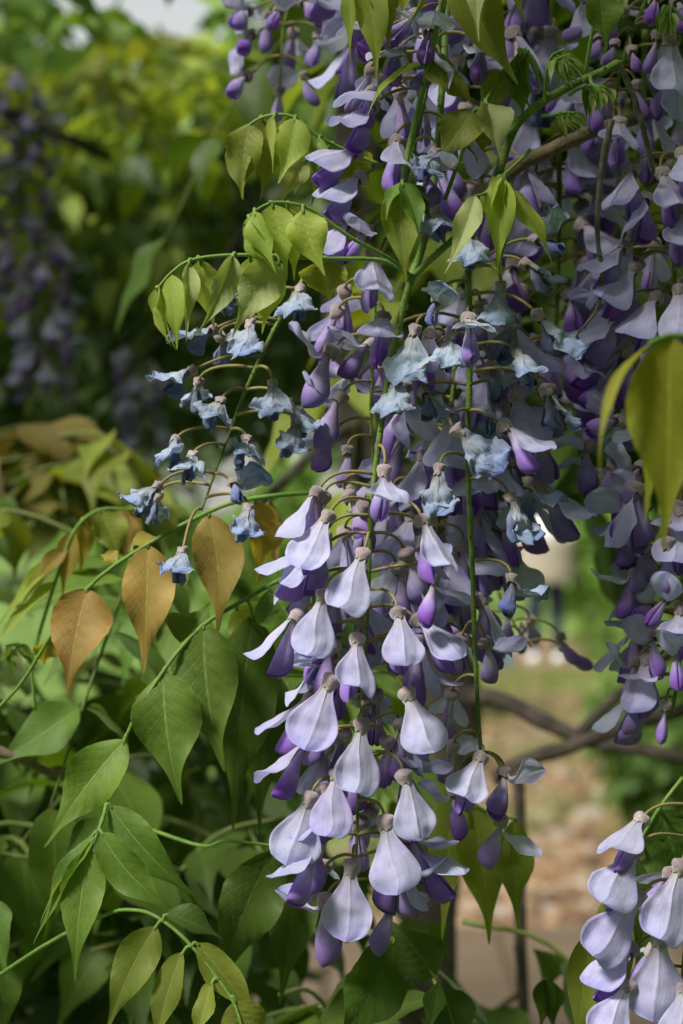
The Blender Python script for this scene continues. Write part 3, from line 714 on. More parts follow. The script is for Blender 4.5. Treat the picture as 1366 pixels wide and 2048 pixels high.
branch('vine_twig', 'thin twig slanting down from the foot of the upright grey stem', [(1042, 1985, 1.12), (1000, 2015, 1.12), (950, 2050, 1.12), (880, 2100, 1.12)], 12, 8)
branch('vine_bough', 'blurred grey bough crossing the bright gap beside the long raceme', [(740, 830, 1.3), (660, 880, 1.25), (590, 940, 1.2), (520, 1010, 1.15), (430, 1090, 1.15)], 26, 18)
branch('vine_bough', 'short dark bough in the blurred foliage beside the far raceme', [(20, 225, 1.7), (80, 252, 1.68), (130, 275, 1.66), (175, 292, 1.66), (215, 320, 1.7)], 26, 16)
branch('vine_bough', 'thin grey bough in the deep shade behind the young leaves', [(520, 420, 1.5), (420, 560, 1.5), (350, 640, 1.5), (240, 760, 1.5)], 18, 12)
branch('vine_bough', 'brown bark-covered twig among the shaded green leaves', [(-40, 1490, .72), (30, 1515, .72), (90, 1540, .73), (160, 1560, .74)], 24, 14, 'woody')
# ------------------------------------------------------------------ compound leaves deeper in the vine: a few kinds, then copies
LOW = [leaflet_mesh(.060, .030, .22, 18 + 14 * k, .12, 300 + k, False, 10 * (k - 2)) for k in range(5)]
def proto_leaf(seed, droop):
    r = random.Random(seed); root = bpy.data.objects.new('compound_leaf', None); COL.objects.link(root); root.empty_display_size = .02
    n = 4; Lr = .15
    P = [Vector((Lr * t, .01 * math.sin(3 * t + seed), .03 * math.sin(t * 2.2) - droop * t * t * Lr)) for t in (0, .25, .5, .75, 1)]
    path = catmull(P, 16); V, F, UV = tube_geo(path, .0013, .0006, 6)
    mesh_obj('stalk', raw_mesh('stalk', V, F, UV), M['stalk_dim'], root)
    for k in range(n):
        i = 5 + int(11 * k / n)
        for s in (-1, 1):
            ax = Vector((r.uniform(.0, .5), s * r.uniform(.35, .9), -r.uniform(.5, 1.1))).normalized()
            up = Vector((0, s * .4, 1)); R = frame(ax, r.uniform(-25, 25), (up - ax * up.dot(ax)).normalized() + Vector((1e-3, 0, 0)))
            sc = r.uniform(.75, 1.12) * (1 - .12 * abs(k - 1))
            mesh_obj('leaflet', LOW[r.randrange(5)], M['green'], root, Matrix.Translation(path[i] + Vector((0, s * .0015, 0))) @ R.to_4x4() @ Matrix.Scale(sc, 4))
    ax = Vector((.5, r.uniform(-.2, .2), -.8)).normalized()
    mesh_obj('leaflet', LOW[0], M['green'], root, Matrix.Translation(path[-1]) @ frame(ax, 0, Vector((.6, 0, .8))).to_4x4())
    return root
PROTO = [proto_leaf(k, .35 + .3 * k) for k in range(4)]; PUSED = [False] * 4
def place_leaf(loc, yaw, pitch, roll, scale, mat, label, group, k):
    src = PROTO[k]
    if not PUSED[k]: PUSED[k] = True; o = src; kids = list(src.children)
    else:
        o = src.copy(); COL.objects.link(o); kids = []
        for c in src.children:
            q = c.copy(); COL.objects.link(q); q.parent = o; kids.append(q)
    o.location = loc; o.rotation_euler = (roll, pitch, yaw); o.scale = (scale,) * 3
    tag(o, label, 'leaf', group)
    for q in kids:
        if q.name.startswith('leaflet'):
            q.material_slots[0].link = 'OBJECT'; q.material_slots[0].material = M[mat]
def zone(px0, px1, py0, py1, d0, d1, n, mats, label, group, seed, sc=(.85, 1.15)):
    r = random.Random(seed)
    for k in range(n):
        d = r.uniform(d0, d1); p = at(r.uniform(px0, px1), r.uniform(py0, py1), d)
        place_leaf(p, r.uniform(0, 6.28), r.uniform(-.3, .45), r.uniform(-.4, .4), r.uniform(*sc), (mt := r.choice(mats)), label.format(c=CW[mt]), group, r.randrange(4))
CW = {'fresh': 'yellow-green', 'olive': 'olive', 'green': 'mid green', 'deep': 'dark green', 'bronze': 'bronze', 'russet': 'russet-brown', 'ochre': 'ochre-yellow'}
zone(-80, 500, 95, 200, 1.7, 2.4, 26, ['fresh', 'fresh', 'olive', 'green'], '{c} compound leaf hanging just under the white sky gap', 'leaves under the sky gap', 1)
zone(-80, 540, 170, 330, 1.65, 2.3, 24, ['fresh', 'olive', 'green', 'fresh'], 'blurred {c} compound leaf in the canopy above the dark shade', 'leaves in the upper blurred foliage', 2)
zone(150, 470, 340, 640, 1.5, 1.9, 6, ['olive', 'deep', 'deep'], 'dim {c} compound leaf drooping in the dark shade beside the far racemes', 'leaves in the dark shade', 3)
zone(-80, 190, 860, 1010, 1.05, 1.3, 10, ['russet', 'russet', 'deep', 'olive'], 'blurred {c} compound leaf below the far lavender racemes', 'bronze leaves in the blurred left foliage', 4)
zone(-60, 220, 1060, 1250, .80, .95, 4, ['olive', 'green', 'ochre'], '{c} compound leaf drooping behind the bronze leaflets', 'yellowish leaves behind the bronze leaf', 5)
zone(-80, 480, 1230, 1600, .78, 1.0, 14, ['green', 'deep', 'deep'], 'shaded {c} compound leaf behind the broad green leaflets', 'shaded leaves behind the broad green ones', 6)
zone(-80, 600, 1600, 2050, .76, 1.0, 18, ['deep', 'deep', 'deep', 'green'], '{c} compound leaf in the low foliage under the broad leaflets', 'dark leaves in the low foliage', 7)  # mostly the dark leaf colour, standing in for shade from the leaves above
zone(740, 1420, -60, 420, .92, 1.2, 12, ['olive', 'deep', 'olive', 'fresh'], '{c} compound leaf glimpsed between the upper racemes', 'leaves behind the upper racemes', 8)
zone(900, 1420, 420, 800, .92, 1.15, 8, ['olive', 'deep', 'deep'], '{c} compound leaf glimpsed behind the withered and the dense pale racemes', 'leaves behind the middle racemes', 9)
zone(560, 1000, 1830, 2060, .74, .86, 6, ['deep'], '{c} compound leaf in the shade under the tip of the longest raceme', 'leaves under the longest raceme', 11)
# dense foliage, plus unseen leaf masses added to block light: nobody could count it
def box_fn(p0, p1, hole=None):
    def fn(r):
        while True:
            p = Vector((r.uniform(p0[0], p1[0]), r.uniform(p0[1], p1[1]), r.uniform(p0[2], p1[2])))
            if hole is None or not hole(p): return p
    return fn
def px_of(p): return 683 + p.x / p.y * FPX, 1024 - (p.z - CAM_H) / p.y * FPX
def screen_box(x0, x1, y0, y1, d0, d1):
    def fn(r):
        d = r.uniform(d0, d1); return at(r.uniform(x0, x1), r.uniform(y0, y1), d)
    return fn
def mass(name, label, n, fn, size, mat, seed):
    V, F, UV = leaf_cloud(n, fn, size, seed); o = mesh_obj(name, raw_mesh(name, V, F, UV, False), M[mat]); tag(o, label, 'foliage', None, 'stuff')
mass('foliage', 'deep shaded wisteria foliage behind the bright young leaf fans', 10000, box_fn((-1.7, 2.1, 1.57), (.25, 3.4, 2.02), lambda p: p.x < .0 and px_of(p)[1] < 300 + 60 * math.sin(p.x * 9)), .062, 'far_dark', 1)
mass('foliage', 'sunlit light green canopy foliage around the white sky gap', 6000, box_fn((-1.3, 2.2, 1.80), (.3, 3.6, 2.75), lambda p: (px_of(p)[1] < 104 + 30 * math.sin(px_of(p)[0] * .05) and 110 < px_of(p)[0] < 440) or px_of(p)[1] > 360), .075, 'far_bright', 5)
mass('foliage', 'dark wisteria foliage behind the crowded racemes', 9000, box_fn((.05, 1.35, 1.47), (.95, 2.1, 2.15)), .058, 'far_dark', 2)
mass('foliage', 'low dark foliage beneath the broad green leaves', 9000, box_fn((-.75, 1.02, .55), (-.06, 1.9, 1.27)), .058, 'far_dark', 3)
mass('foliage', 'added unseen leafy roof shading the flowers', 15000, box_fn((-1.2, -.3, 1.93), (1.5, 1.66, 2.35), lambda p: px_of(p)[1] > -80 and p.y > .3 or (-.74 < p.x < -.26 and p.y < 1.0)), .06, 'far_mid', 4)  # out of view, added for shade; hole left open toward the sun
mass('foliage', 'added unseen leaf wall keeping sun off the shaded foliage', 9000, box_fn((-1.9, .95, .5), (-.42, 3.3, 2.3), lambda p: px_of(p)[0] > -140), .065, 'far_dark', 6)  # off-frame leaves added to block sun and sky on the far foliage
mass('foliage', 'added unseen leaf mass behind the camera cutting frontal light', 5200, box_fn((-6, -5.5, .1), (6, -2.6, 3.6)), .42, 'far_dark', 7)  # invented mass, never in view, blocks sky light from the front
mass('foliage', 'added unseen leaf curtain dimming the racemes from one side', 5000, box_fn((.30, -.6, .7), (1.2, .85, 2.2), lambda p: p.x / max(p.y, .05) < .30), .06, 'far_mid', 8)  # unseen leaves added to darken the racemes on this side
# ------------------------------------------------------------------ racemes traced flower by flower
raceme('wisteria_raceme', 'longest fresh lavender raceme, its thick knobbly green stem bare on top',
 [(824, 548, .600), (800, 640, .600), (776, 760, .600), (756, 900, .600), (742, 1020, .600), (736, 1180, .600), (728, 1330, .600), (722, 1450, .600), (718, 1560, .600), (714, 1660, .600), (710, 1760, .600)], '''
770 928 762 1030 0 H
640 975 590 1078 -70 C
662 1022 612 1132 -28 C
655 1085 550 1162 -95 C 2
690 1055 690 1142 170 C
842 1030 872 1138 28 C
730 1096 704 1216 -5 C
650 1178 616 1298 -15 C
640 1150 566 1208 -105 C 3
604 1222 530 1325 -75 C
650 1265 622 1358 175 C
795 1214 814 1332 6 C
715 1268 708 1384 4 C
865 1150 868 1238 75 H
826 1232 905 1318 55 C 10
838 1305 852 1408 85 H
668 1346 630 1484 -18 C
628 1392 550 1478 -95 C 4
808 1375 852 1500 25 C
725 1436 722 1566 0 C
622 1482 542 1556 -70 C
655 1488 624 1590 -140 C
676 1536 664 1660 -4 C
625 1582 574 1706 -28 C
806 1538 834 1668 14 C
772 1472 780 1562 110 H
752 1382 762 1478 175 C
768 1628 798 1768 6 C
745 1615 732 1695 170 C
812 1690 905 1752 60 C 8
640 1692 566 1758 -60 C
652 1730 630 1788 170 C
705 1716 696 1858 -4 C
658 1785 640 1905 -78 R
784 1788 776 1892 88 R
652 1850 636 1928 -160 B
690 980 745 1075 120 H 8
850 1070 815 1180 150 H 10
770 1290 790 1360 180 B
700 1180 745 1290 165 C 6
''', 15, 6, fill=26, f0=.36, f1=.97)

raceme('wisteria_raceme', 'raceme with shrivelled blue-grey flowers on top and a long straight green stem below',
 [(936, 540, .612), (940, 700, .612), (936, 860, .612), (938, 1000, .612), (945, 1150, .612), (950, 1300, .612), (956, 1420, .612), (962, 1505, .612)], '''
832 650 812 752 -20 W
902 668 884 752 8 W
936 632 950 716 20 A
874 594 868 650 0 V
1002 560 995 655 0 W
1062 478 1118 505 60 V
1042 520 1110 572 65 W
1068 622 1128 708 50 W
1032 702 1058 772 25 W
1085 770 1128 858 60 W
986 780 984 872 165 W
905 852 988 930 20 W
880 928 874 1028 -6 W
800 748 788 835 -22 W
842 780 882 838 90 W
1056 952 1062 1040 80 V
1016 984 1046 1082 40 W
1022 1146 1018 1226 85 V
940 462 936 542 0 W
1000 848 1072 920 60 C
905 1380 905 1458 175 C
968 1275 990 1362 95 H 6
908 1484 892 1560 150 H
964 1508 926 1592 -20 C
908 1570 904 1662 -85 R
1008 1535 1002 1618 88 R
1004 1628 986 1728 80 H
925 1270 905 1345 -100 H 5
980 720 1000 800 120 V 6
960 600 985 690 150 A 8
1030 640 1010 720 175 W 4
870 700 850 790 160 A 8
''', 14, 8)

raceme('wisteria_raceme', 'short raceme of reflexed violet flowers beside the bright garden gap, bud at its tip',
 [(752, 545, .628), (746, 700, .628), (742, 840, .628), (748, 935, .628)], '''
672 690 606 786 -100 R -4
688 782 634 872 -92 R -4
672 858 622 926 -95 H
768 630 752 704 -5 C
752 680 680 738 -75 H 4
712 752 650 742 -100 H 8
696 890 684 975 -60 B
690 575 678 640 175 C
678 615 640 700 -160 C
745 500 738 606 4 C -6
760 720 790 800 120 C 6
800 800 790 900 60 C 10
''', 9, 6, .012)

raceme('wisteria_raceme', 'raceme of pale open flowers crowding round the tall upright green leaf stalk',
 [(892, -20, .622), (876, 80, .622), (850, 190, .622), (822, 320, .622), (790, 430, .622), (760, 500, .622)], '''
752 206 684 288 -55 C
748 182 708 240 -70 C 3
800 172 798 256 178 C -8
842 165 846 250 178 C -8
792 276 786 372 8 C
722 302 640 345 -55 C
726 352 652 414 -55 C
702 440 650 528 -40 C
740 458 690 520 -20 H
760 60 700 110 -60 A
800 95 760 160 -30 A
830 30 790 90 20 C
880 120 860 190 60 C
900 250 930 330 90 C
745 130 730 200 150 C
860 60 845 130 0 A
960 90 950 155 10 A
840 345 880 400 40 A
870 420 870 480 0 W
870 300 850 370 -10 W -10
''', 11, 8)

raceme('wisteria_raceme', 'sparse raceme of shrivelled grey-blue flowers on a slanting green stem',
 [(606, 560, .632), (548, 660, .632), (492, 780, .632), (450, 890, .632), (404, 1018, .632)], '''
432 656 376 692 -60 W
440 668 452 722 120 V
392 738 328 778 -70 W
398 760 388 822 -150 W
502 640 490 716 0 W
545 760 548 842 10 W
602 572 586 646 -10 W
594 845 572 910 0 W
572 800 612 872 60 W
442 800 428 858 0 W
352 878 338 935 -30 W
386 908 384 954 10 W
492 876 490 926 30 W
322 966 272 1030 -50 W
318 985 300 1048 -160 W
462 962 488 1000 80 V
496 1010 494 1072 8 W
366 1098 362 1162 0 W
470 600 450 612 -60 W 6
''', 11, 5, .012)

raceme('wisteria_raceme', 'dense pale raceme partly hidden by the big yellow-green foreground leaf',
 [(1352, 300, .645), (1350, 440, .645), (1348, 600, .645), (1338, 760, .645), (1330, 980, .645)], '''
1268 332 1242 432 -65 C
1322 338 1332 446 18 C
1296 390 1250 480 -60 C
1362 300 1368 392 0 C
1256 488 1184 562 -45 C
1276 528 1210 618 -42 C
1318 586 1258 680 -42 C
1250 636 1166 698 -75 C
1264 690 1152 742 -85 C
1256 752 1166 790 -90 H
1246 842 1168 850 -90 H
1285 925 1240 985 -92 R
1296 970 1262 1046 -88 R
1262 800 1240 880 -120 C
1296 830 1285 915 -60 H
1210 520 1180 590 -110 C 14
1310 480 1320 560 170 C
1310 660 1300 740 160 C
1260 1010 1215 1060 -80 H 6
1366 560 1390 640 60 C
1180 880 1165 975 -100 H 8
''', 13, 8, .016, fill=14, f0=.15, f1=1.0, fk='CCCCH', faz=(-120, 120))

raceme('wisteria_raceme', 'shaded violet raceme ending in three club-shaped buds above the bare bough',
 [(1368, 960, .650), (1366, 1120, .650), (1364, 1260, .650), (1352, 1380, .650), (1340, 1440, .650)], '''
1312 1092 1262 1172 -88 R
1296 1150 1262 1226 -95 R 4
1336 1072 1332 1182 0 B -8
1340 1190 1290 1240 -20 H
1308 1212 1262 1222 -90 R 6
1304 1262 1302 1338 -60 R
1350 1290 1346 1368 0 R
1278 1312 1252 1398 -88 R
1292 1366 1258 1466 -60 B
1332 1402 1316 1484 -20 B
1302 1412 1252 1482 -80 B
1360 1000 1345 1090 -20 H
1290 1030 1240 1120 -80 H 6
''', 11, 6, .016, fill=14, f0=.0, f1=.7, fk='CCHR', faz=(-150, 60))

raceme('wisteria_raceme', 'bluish lavender raceme in front of dull green leaves and the stony path',
 [(1395, 1580, .590), (1384, 1700, .590), (1374, 1850, .590), (1362, 2000, .590), (1355, 2120, .590)], '''
1288 1632 1216 1706 -60 C
1276 1692 1206 1796 -22 C
1286 1782 1200 1896 -20 C
1272 1890 1188 1954 -70 C
1322 1856 1298 2012 -5 C
1262 1960 1196 2062 -18 C
1366 1718 1318 1856 -12 C
1345 1742 1312 1815 178 C
1310 1900 1275 1960 -140 C
1366 1960 1350 2080 0 C
''', 11, 8, .014)

raceme('wisteria_raceme', 'small blurred raceme with violet keels hanging alone before the green canopy',
 [(610, -90, .742), (590, -20, .742), (568, 50, .742), (564, 112, .742)], '''
512 66 482 108 -88 R
500 150 462 192 -90 R
560 176 550 216 178 U
606 142 624 212 100 B
586 60 584 110 160 C
560 20 550 60 0 H
638 66 636 134 60 R
502 20 470 60 -90 R
600 0 640 40 80 R
640 10 660 60 90 H
540 20 520 80 -120 R
''', 8, 6, .012)

raceme('wisteria_raceme', 'violet raceme of half-open buds behind the scarred tip of the green shoot',
 [(1330, -120, .660), (1300, -20, .660), (1255, 90, .660), (1232, 190, .660), (1226, 300, .660)], '''
1190 40 1128 82 -70 B
1200 70 1172 132 -60 B
1232 82 1204 145 -40 B
1262 95 1266 162 10 B
1318 62 1290 152 -30 B
1310 -5 1292 52 0 R
1250 20 1200 40 -90 H
1180 10 1130 0 -90 H
1345 70 1330 190 0 C
1366 120 1340 230 30 C
1270 160 1290 240 60 B
1200 180 1180 260 -60 H
1290 200 1310 300 90 C
1240 240 1225 330 0 C
1350 0 1366 60 60 C
1220 160 1215 220 -150 H
''', 10, 8, .014)

# racemes behind, flowers set spirally round the stem
G1 = 'racemes hanging behind'
auto_raceme('wisteria_raceme', 'dense lavender raceme directly behind the shrivelled blue flowers', [(912, 560, .655), (908, 760, .655), (882, 960, .655), (872, 1120, .655), (868, 1260, .655)], 46, 3, 'CCCCHA', 12, 7, (.014, .026))
auto_raceme('wisteria_raceme', 'pale raceme hanging behind the long straight green stem', [(1000, 600, .668), (995, 780, .668), (965, 920, .668), (945, 1060, .668), (935, 1150, .668)], 32, 4, 'CCCHAR', 12, 7, (.014, .026))
auto_raceme('wisteria_raceme', 'dim raceme hanging behind the grey curved twig', [(1118, 240, .70), (1118, 450, .70), (1112, 660, .70), (1106, 850, .70)], 26, 5, 'CCHHRA', 12, 7, (.012, .026))
auto_raceme('wisteria_raceme', 'faded bluish raceme behind the big hanging olive leaf', [(985, -160, .68), (980, 0, .68), (972, 160, .68), (965, 330, .68), (960, 430, .68)], 24, 6, 'AACCHV', 12, 7, (.014, .026), .05, 1, None, .05)
auto_raceme('wisteria_raceme', 'lavender raceme behind the unfolding young leaves on the green branch', [(1120, -200, .70), (1110, -60, .70), (1095, 100, .70), (1080, 260, .70), (1070, 360, .70)], 20, 7, 'CCHHA', 12, 7, (.014, .026), .05, 1, None, .08)
auto_raceme('wisteria_raceme', 'deep violet raceme in shade behind the dry grey twigs', [(1290, 60, .72), (1285, 220, .72), (1260, 380, .72), (1240, 560, .72)], 20, 8, 'CCHR', 12, 7, (.014, .026), .05, 1, None, .3)
auto_raceme('wisteria_raceme', 'faint raceme behind the pale open flowers and the upright leaf stalk', [(800, -150, .70), (790, 0, .70), (785, 140, .70)], 14, 9, 'CCAH', 12, 7, (.014, .024), .05, 1, None, .1)
auto_raceme('wisteria_raceme', 'thin raceme with sparse violet buds in front of the standing person', [(975, 1060, .735), (995, 1180, .735), (1030, 1250, .735), (1062, 1295, .735)], 7, 12, 'BBB', 7, 4, (.016, .024), .35, 1, None, .7, .5)
auto_raceme('wisteria_raceme', 'far blurred lavender raceme beside the short dark bough, the longer one', [(40, 130, 1.7), (50, 300, 1.7), (40, 460, 1.7), (60, 640, 1.7)], 54, 13, 'CCHHA', 12, 8, (.012, .028))
auto_raceme('wisteria_raceme', 'far blurred lavender raceme, the shorter one, above the russet leaves', [(70, 430, 1.55), (85, 560, 1.55), (92, 680, 1.55), (88, 790, 1.55)], 38, 14, 'CCHHA', 12, 8, (.012, .026))
auto_raceme('wisteria_raceme', 'far blurred violet raceme over the bright grass gap', [(275, 700, 1.9), (285, 800, 1.9), (290, 920, 1.9)], 24, 15, 'CHR', 9, 6, (.012, .022))

# ------------------------------------------------------------------ compound leaves traced leaflet by leaflet
leaf('compound_leaf', 'fan of pale yellow-green leaflets drooping from an arched stalk over shrivelled flowers',
 [(812, 545, .598), (760, 520, .596), (640, 517, .590), (520, 510, .586), (430, 512, .585), (375, 523, .585), (340, 548, .585), (314, 578, .585)], '''
316 574 344 694 46 -50 .5 20 fresh
318 578 352 700 40 -70 .6 14 fresh
340 548 354 700 64 -12 .15 22 fresh
378 524 372 684 44 35 .4 16 pale -3
400 520 430 660 70 -10 .1 10 fresh 3 3
466 512 394 668 66 25 .45 24 pale -6 -2
500 515 520 640 78 -8 .1 14 fresh 4 4
562 526 464 676 98 12 .25 16 pale -8 -3
545 520 524 668 74 -15 .1 12 fresh 6 6
640 522 660 600 120 -20 .1 12 olive 8 8
''', 'fresh', .588, 10, 5)
leaf('compound_leaf', 'fan of bright translucent leaflets on a hooked stalk beside the dark shade',
 [(822, 552, .600), (780, 518, .592), (700, 474, .584), (630, 424, .580), (590, 408, .578), (545, 405, .578), (508, 424, .578), (488, 450, .578)], '''
489 449 548 548 40 -50 .6 12 fresh
497 436 552 545 50 -40 .6 14 fresh 0 -2
508 424 552 546 62 -28 .35 16 fresh -2 -3
545 408 574 550 82 -4 .12 12 fresh
604 420 650 552 92 8 .10 12 fresh -3 -2
575 415 588 562 60 10 .1 10 fresh 5 5
545 430 575 560 40 -20 .3 10 green 5 6
''', 'fresh', .580, 9, 5)
leaf('compound_leaf', 'fan of dim green leaflets above the bright fan, edged by one glowing leaflet',
 [(760, 330, .640), (690, 300, .638), (635, 272, .634), (592, 236, .632), (548, 229, .632), (505, 245, .634), (472, 285, .636)], '''
474 284 486 400 70 -30 .3 18 olive
500 246 484 398 86 -12 .15 16 olive
526 236 520 402 70 8 .2 14 olive 4 4
548 230 546 348 30 -45 .7 10 fresh -4 -4
590 237 556 368 80 4 .25 14 fresh -5 -5
606 260 588 390 70 8 .1 12 fresh 6 4
612 320 560 408 56 20 .3 14 pale 4 4
638 276 630 366 44 -20 .3 20 green -3 -3
660 290 622 412 60 10 .2 14 olive 6 6
700 300 745 375 90 -10 .1 14 olive 8 8
''', 'olive', .635, 8, 5)
leaf('compound_leaf', 'slender yellow-green leaflets hanging over the pale open raceme',
 [(900, -150, .590), (800, -90, .588), (725, -50, .586), (690, -30, .586)], '''
700 -36 700 124 36 -30 .4 14 fresh
728 -48 752 160 78 -10 .2 18 fresh
765 -55 780 100 72 14 .15 12 olive 3
800 -80 800 36 90 0 .1 12 fresh 5 5
862 -110 808 60 50 40 .5 30 pale -4
''', 'fresh', .586, 8, 5)
leaf('compound_leaf', 'compound leaf with a tall upright green stalk and two curled leaflets',
 [(800, 470, .598), (812, 330, .598), (836, 220, .598), (862, 110, .598), (888, -20, .598), (900, -90, .598)], '''
842 132 736 232 42 -60 .5 60 fresh -8
852 134 950 216 78 25 .15 40 olive 4
''', 'olive', .598, 13, 10)
leaf('compound_leaf', 'big olive leaflet with slender companions hanging over faded flowers',
 [(1000, -160, .592), (960, -80, .590), (915, -50, .590)], '''
915 -50 1036 170 118 8 .15 20 olive -4
958 -82 958 84 56 -20 .4 12 pale -8 -6
902 -60 910 40 50 -30 .3 12 olive
1005 -150 1052 48 74 15 .15 14 olive
''', 'olive', .590, 8, 5)
leaf('compound_leaf', 'folded grey-green leaflets on a slanting green stalk beside the green shoot',
 [(890, 400, .603), (915, 330, .602), (948, 245, .600), (985, 180, .600), (1016, 138, .600)], '''
948 220 868 330 92 -12 .1 55 olive
972 206 1000 324 86 25 .5 20 pale -6 -3
940 250 955 330 70 20 .2 20 olive 6 6
1006 142 965 262 70 -20 .2 14 olive 4 4
1014 140 1046 236 68 18 .4 14 green
1020 140 1062 222 50 40 .4 14 green 3 3
1016 138 1070 150 40 20 .3 60 green
''', 'olive', .600, 9, 6)
leaf('compound_leaf', 'narrow dark green leaflets hanging in a bunch among faded flowers',
 [(870, 410, .600), (840, 385, .596), (802, 362, .594)], '''
802 364 772 442 34 -40 .4 20 green -4
800 364 812 572 92 -6 .2 10 olive
804 366 838 480 60 20 .4 14 green -4 -2
820 374 862 440 74 35 .2 20 deep 4 4
806 366 786 460 70 -30 .3 14 olive 3 3
''', 'olive', .596, 8, 5)
leaf('compound_leaf', 'glowing bunch of young lime leaflets pointing straight down among withered flowers',
 [(1060, 300, .600), (1030, 330, .592), (1003, 354, .586)], '''
1003 354 994 548 68 -4 .4 8 fresh
992 362 978 472 46 -45 .5 14 fresh 2
1012 362 1024 470 50 45 .5 14 fresh 2
1016 380 1104 528 48 25 .2 30 fresh 4
1000 352 982 420 30 -30 .6 10 fresh -4
1000 390 1000 560 46 10 .5 8 green 5 4
''', 'fresh', .586, 8, 6)
leaf('compound_leaf', 'single pale hairy young leaflet hanging below a short stalk beside the lime bunch',
 [(985, 380, .592), (968, 388, .586), (950, 392, .584)], '''
950 392 888 548 62 -14 .45 18 pale -4
''', 'pale', .584, 7, 5)
def young(label, base, d, tips, w, stalk, mat='green'):
    return leaf('young_leaf', label, stalk, '\n'.join(f'{base[0] + 5 * i - 5} {base[1] + 2 * (i % 2)} {x} {y} {w} {a} .9 12 {m}' for i, (x, y, a, m) in enumerate(tips)), mat, d, 8, 5)
young('unfolding young leaf with folded leaflets on top of the green branch, hooked stalk', (1112, 106), .594, [(1150, 172, -40, 'green'), (1158, 168, -10, 'pale'), (1166, 162, 15, 'green'), (1174, 158, 30, 'pale'), (1172, 150, 40, 'green'), (1120, 186, -40, 'green')], 20, [(1090, 205, .600), (1092, 150, .596), (1104, 112, .594), (1126, 102, .594)])
young('unfolding young leaf bristling sideways from under the green branch', (1172, 176), .594, [(1172, 250, -10, 'green'), (1186, 248, 10, 'green'), (1200, 212, 20, 'pale'), (1216, 208, 30, 'green'), (1230, 212, 40, 'pale'), (1226, 196, 60, 'green')], 19, [(1138, 190, .600), (1158, 178, .596), (1180, 173, .594), (1200, 178, .594)])
young('unfolding young leaf hanging lowest below the green branch', (1124, 228), .592, [(1136, 292, -20, 'green'), (1152, 268, 0, 'pale'), (1166, 272, 15, 'green'), (1178, 268, 25, 'pale'), (1188, 264, 35, 'green')], 19, [(1084, 232, .600), (1106, 230, .596), (1128, 225, .593), (1150, 226, .592)])
young('small hooked young leaf near the folded grey-green leaflets', (1042, 106), .598, [(1050, 170, -20, 'green'), (1062, 190, 0, 'green'), (1078, 180, 30, 'green'), (1034, 150, -50, 'green')], 26, [(1090, 180, .600), (1075, 135, .598), (1056, 104, .598), (1034, 98, .598)])
young('tightly folded striped young leaf hooked over the violet half-open buds', (1330, 22), .612, [(1312, 80, -30, 'green'), (1326, 90, -10, 'pale'), (1340, 90, 5, 'green'), (1352, 84, 20, 'pale')], 22, [(1366, 40, .612), (1348, 18, .612), (1330, 14, .612)])
young('fan of striped folded leaflets curling over the middle of the green branch', (1118, 118), .590, [(1100, 170, -50, 'pale'), (1136, 178, -30, 'green'), (1146, 176, -15, 'pale'), (1160, 172, 5, 'green'), (1168, 166, 20, 'pale'), (1176, 150, 45, 'green')], 24, [(1140, 178, .600), (1120, 150, .594), (1110, 122, .590), (1140, 110, .590)])
young('pale bristly young leaf near the scarred tip of the green branch', (1196, 178), .592, [(1186, 236, -30, 'pale'), (1202, 232, -10, 'green'), (1214, 222, 10, 'pale'), (1226, 216, 30, 'green'), (1234, 204, 50, 'pale')], 22, [(1180, 152, .600), (1184, 168, .596), (1200, 174, .592), (1214, 176, .592)])
leaf('compound_leaf', 'broad green leaflet hanging just above the violet half-open buds',
 [(1170, 150, .612), (1185, 60, .610), (1200, -20, .608), (1210, -60, .608)], '''
1200 -14 1212 100 84 0 .2 12 green
1210 -20 1218 80 50 40 .3 12 green 3 3
1240 -50 1246 40 40 10 .6 10 pale
''', 'green', .608, 9, 7)
leaf('compound_leaf', 'large blurred yellow-green foreground leaf with a narrow edge-on leaflet',
 [(1460, 690, .47), (1400, 678, .465), (1340, 672, .46), (1300, 686, .458)], '''
1340 674 1326 1098 176 -2 .10 16 lime
1304 685 1206 975 34 -62 .5 75 lime -6
1350 680 1290 1046 110 -30 .2 20 lime 14 10
''', 'lime', .46, 14, 12)
leaf('compound_leaf', 'bronze compound leaf with three broad hanging leaflets on a slanting stalk',
 [(640, 985, .655), (560, 990, .655), (470, 1004, .655), (400, 1032, .655), (300, 1086, .655), (192, 1160, .655), (110, 1260, .66), (40, 1370, .665), (-30, 1440, .67)], '''
418 1028 434 1274 112 6 .12 22 bronze -5
296 1090 286 1350 116 4 .14 18 bronze -6
176 1178 134 1390 138 -4 .16 26 bronze -10
262 1092 338 1076 46 -60 .3 20 ochre 4 3
236 1120 200 1110 40 30 .3 20 ochre 4 4
510 1000 512 1168 90 30 .2 26 ochre 10 6
540 1000 556 1150 60 -20 .2 20 bronze 12 10
100 1280 88 1330 60 20 .3 20 ochre 6 6
''', 'bronze', .655, 10, 7)
leaf('compound_leaf', 'broad green compound leaf, its two largest leaflets side by side below the bronze ones',
 [(640, 1130, .668), (560, 1160, .664), (480, 1205, .656), (400, 1256, .648), (325, 1345, .642), (258, 1460, .64), (215, 1590, .638)], '''
408 1252 450 1545 150 4 .14 22 green -6
326 1346 364 1610 148 -6 .16 24 green -6
506 1230 466 1660 150 10 .12 16 deep 10 8
250 1480 88 1696 118 -14 .2 24 green -6
540 1178 604 1300 132 10 .14 22 green -2
366 1290 420 1205 120 -16 .2 20 green 10 10
470 1215 560 1330 120 20 .1 12 fresh 14 12
''', 'green', .65, 10, 7)
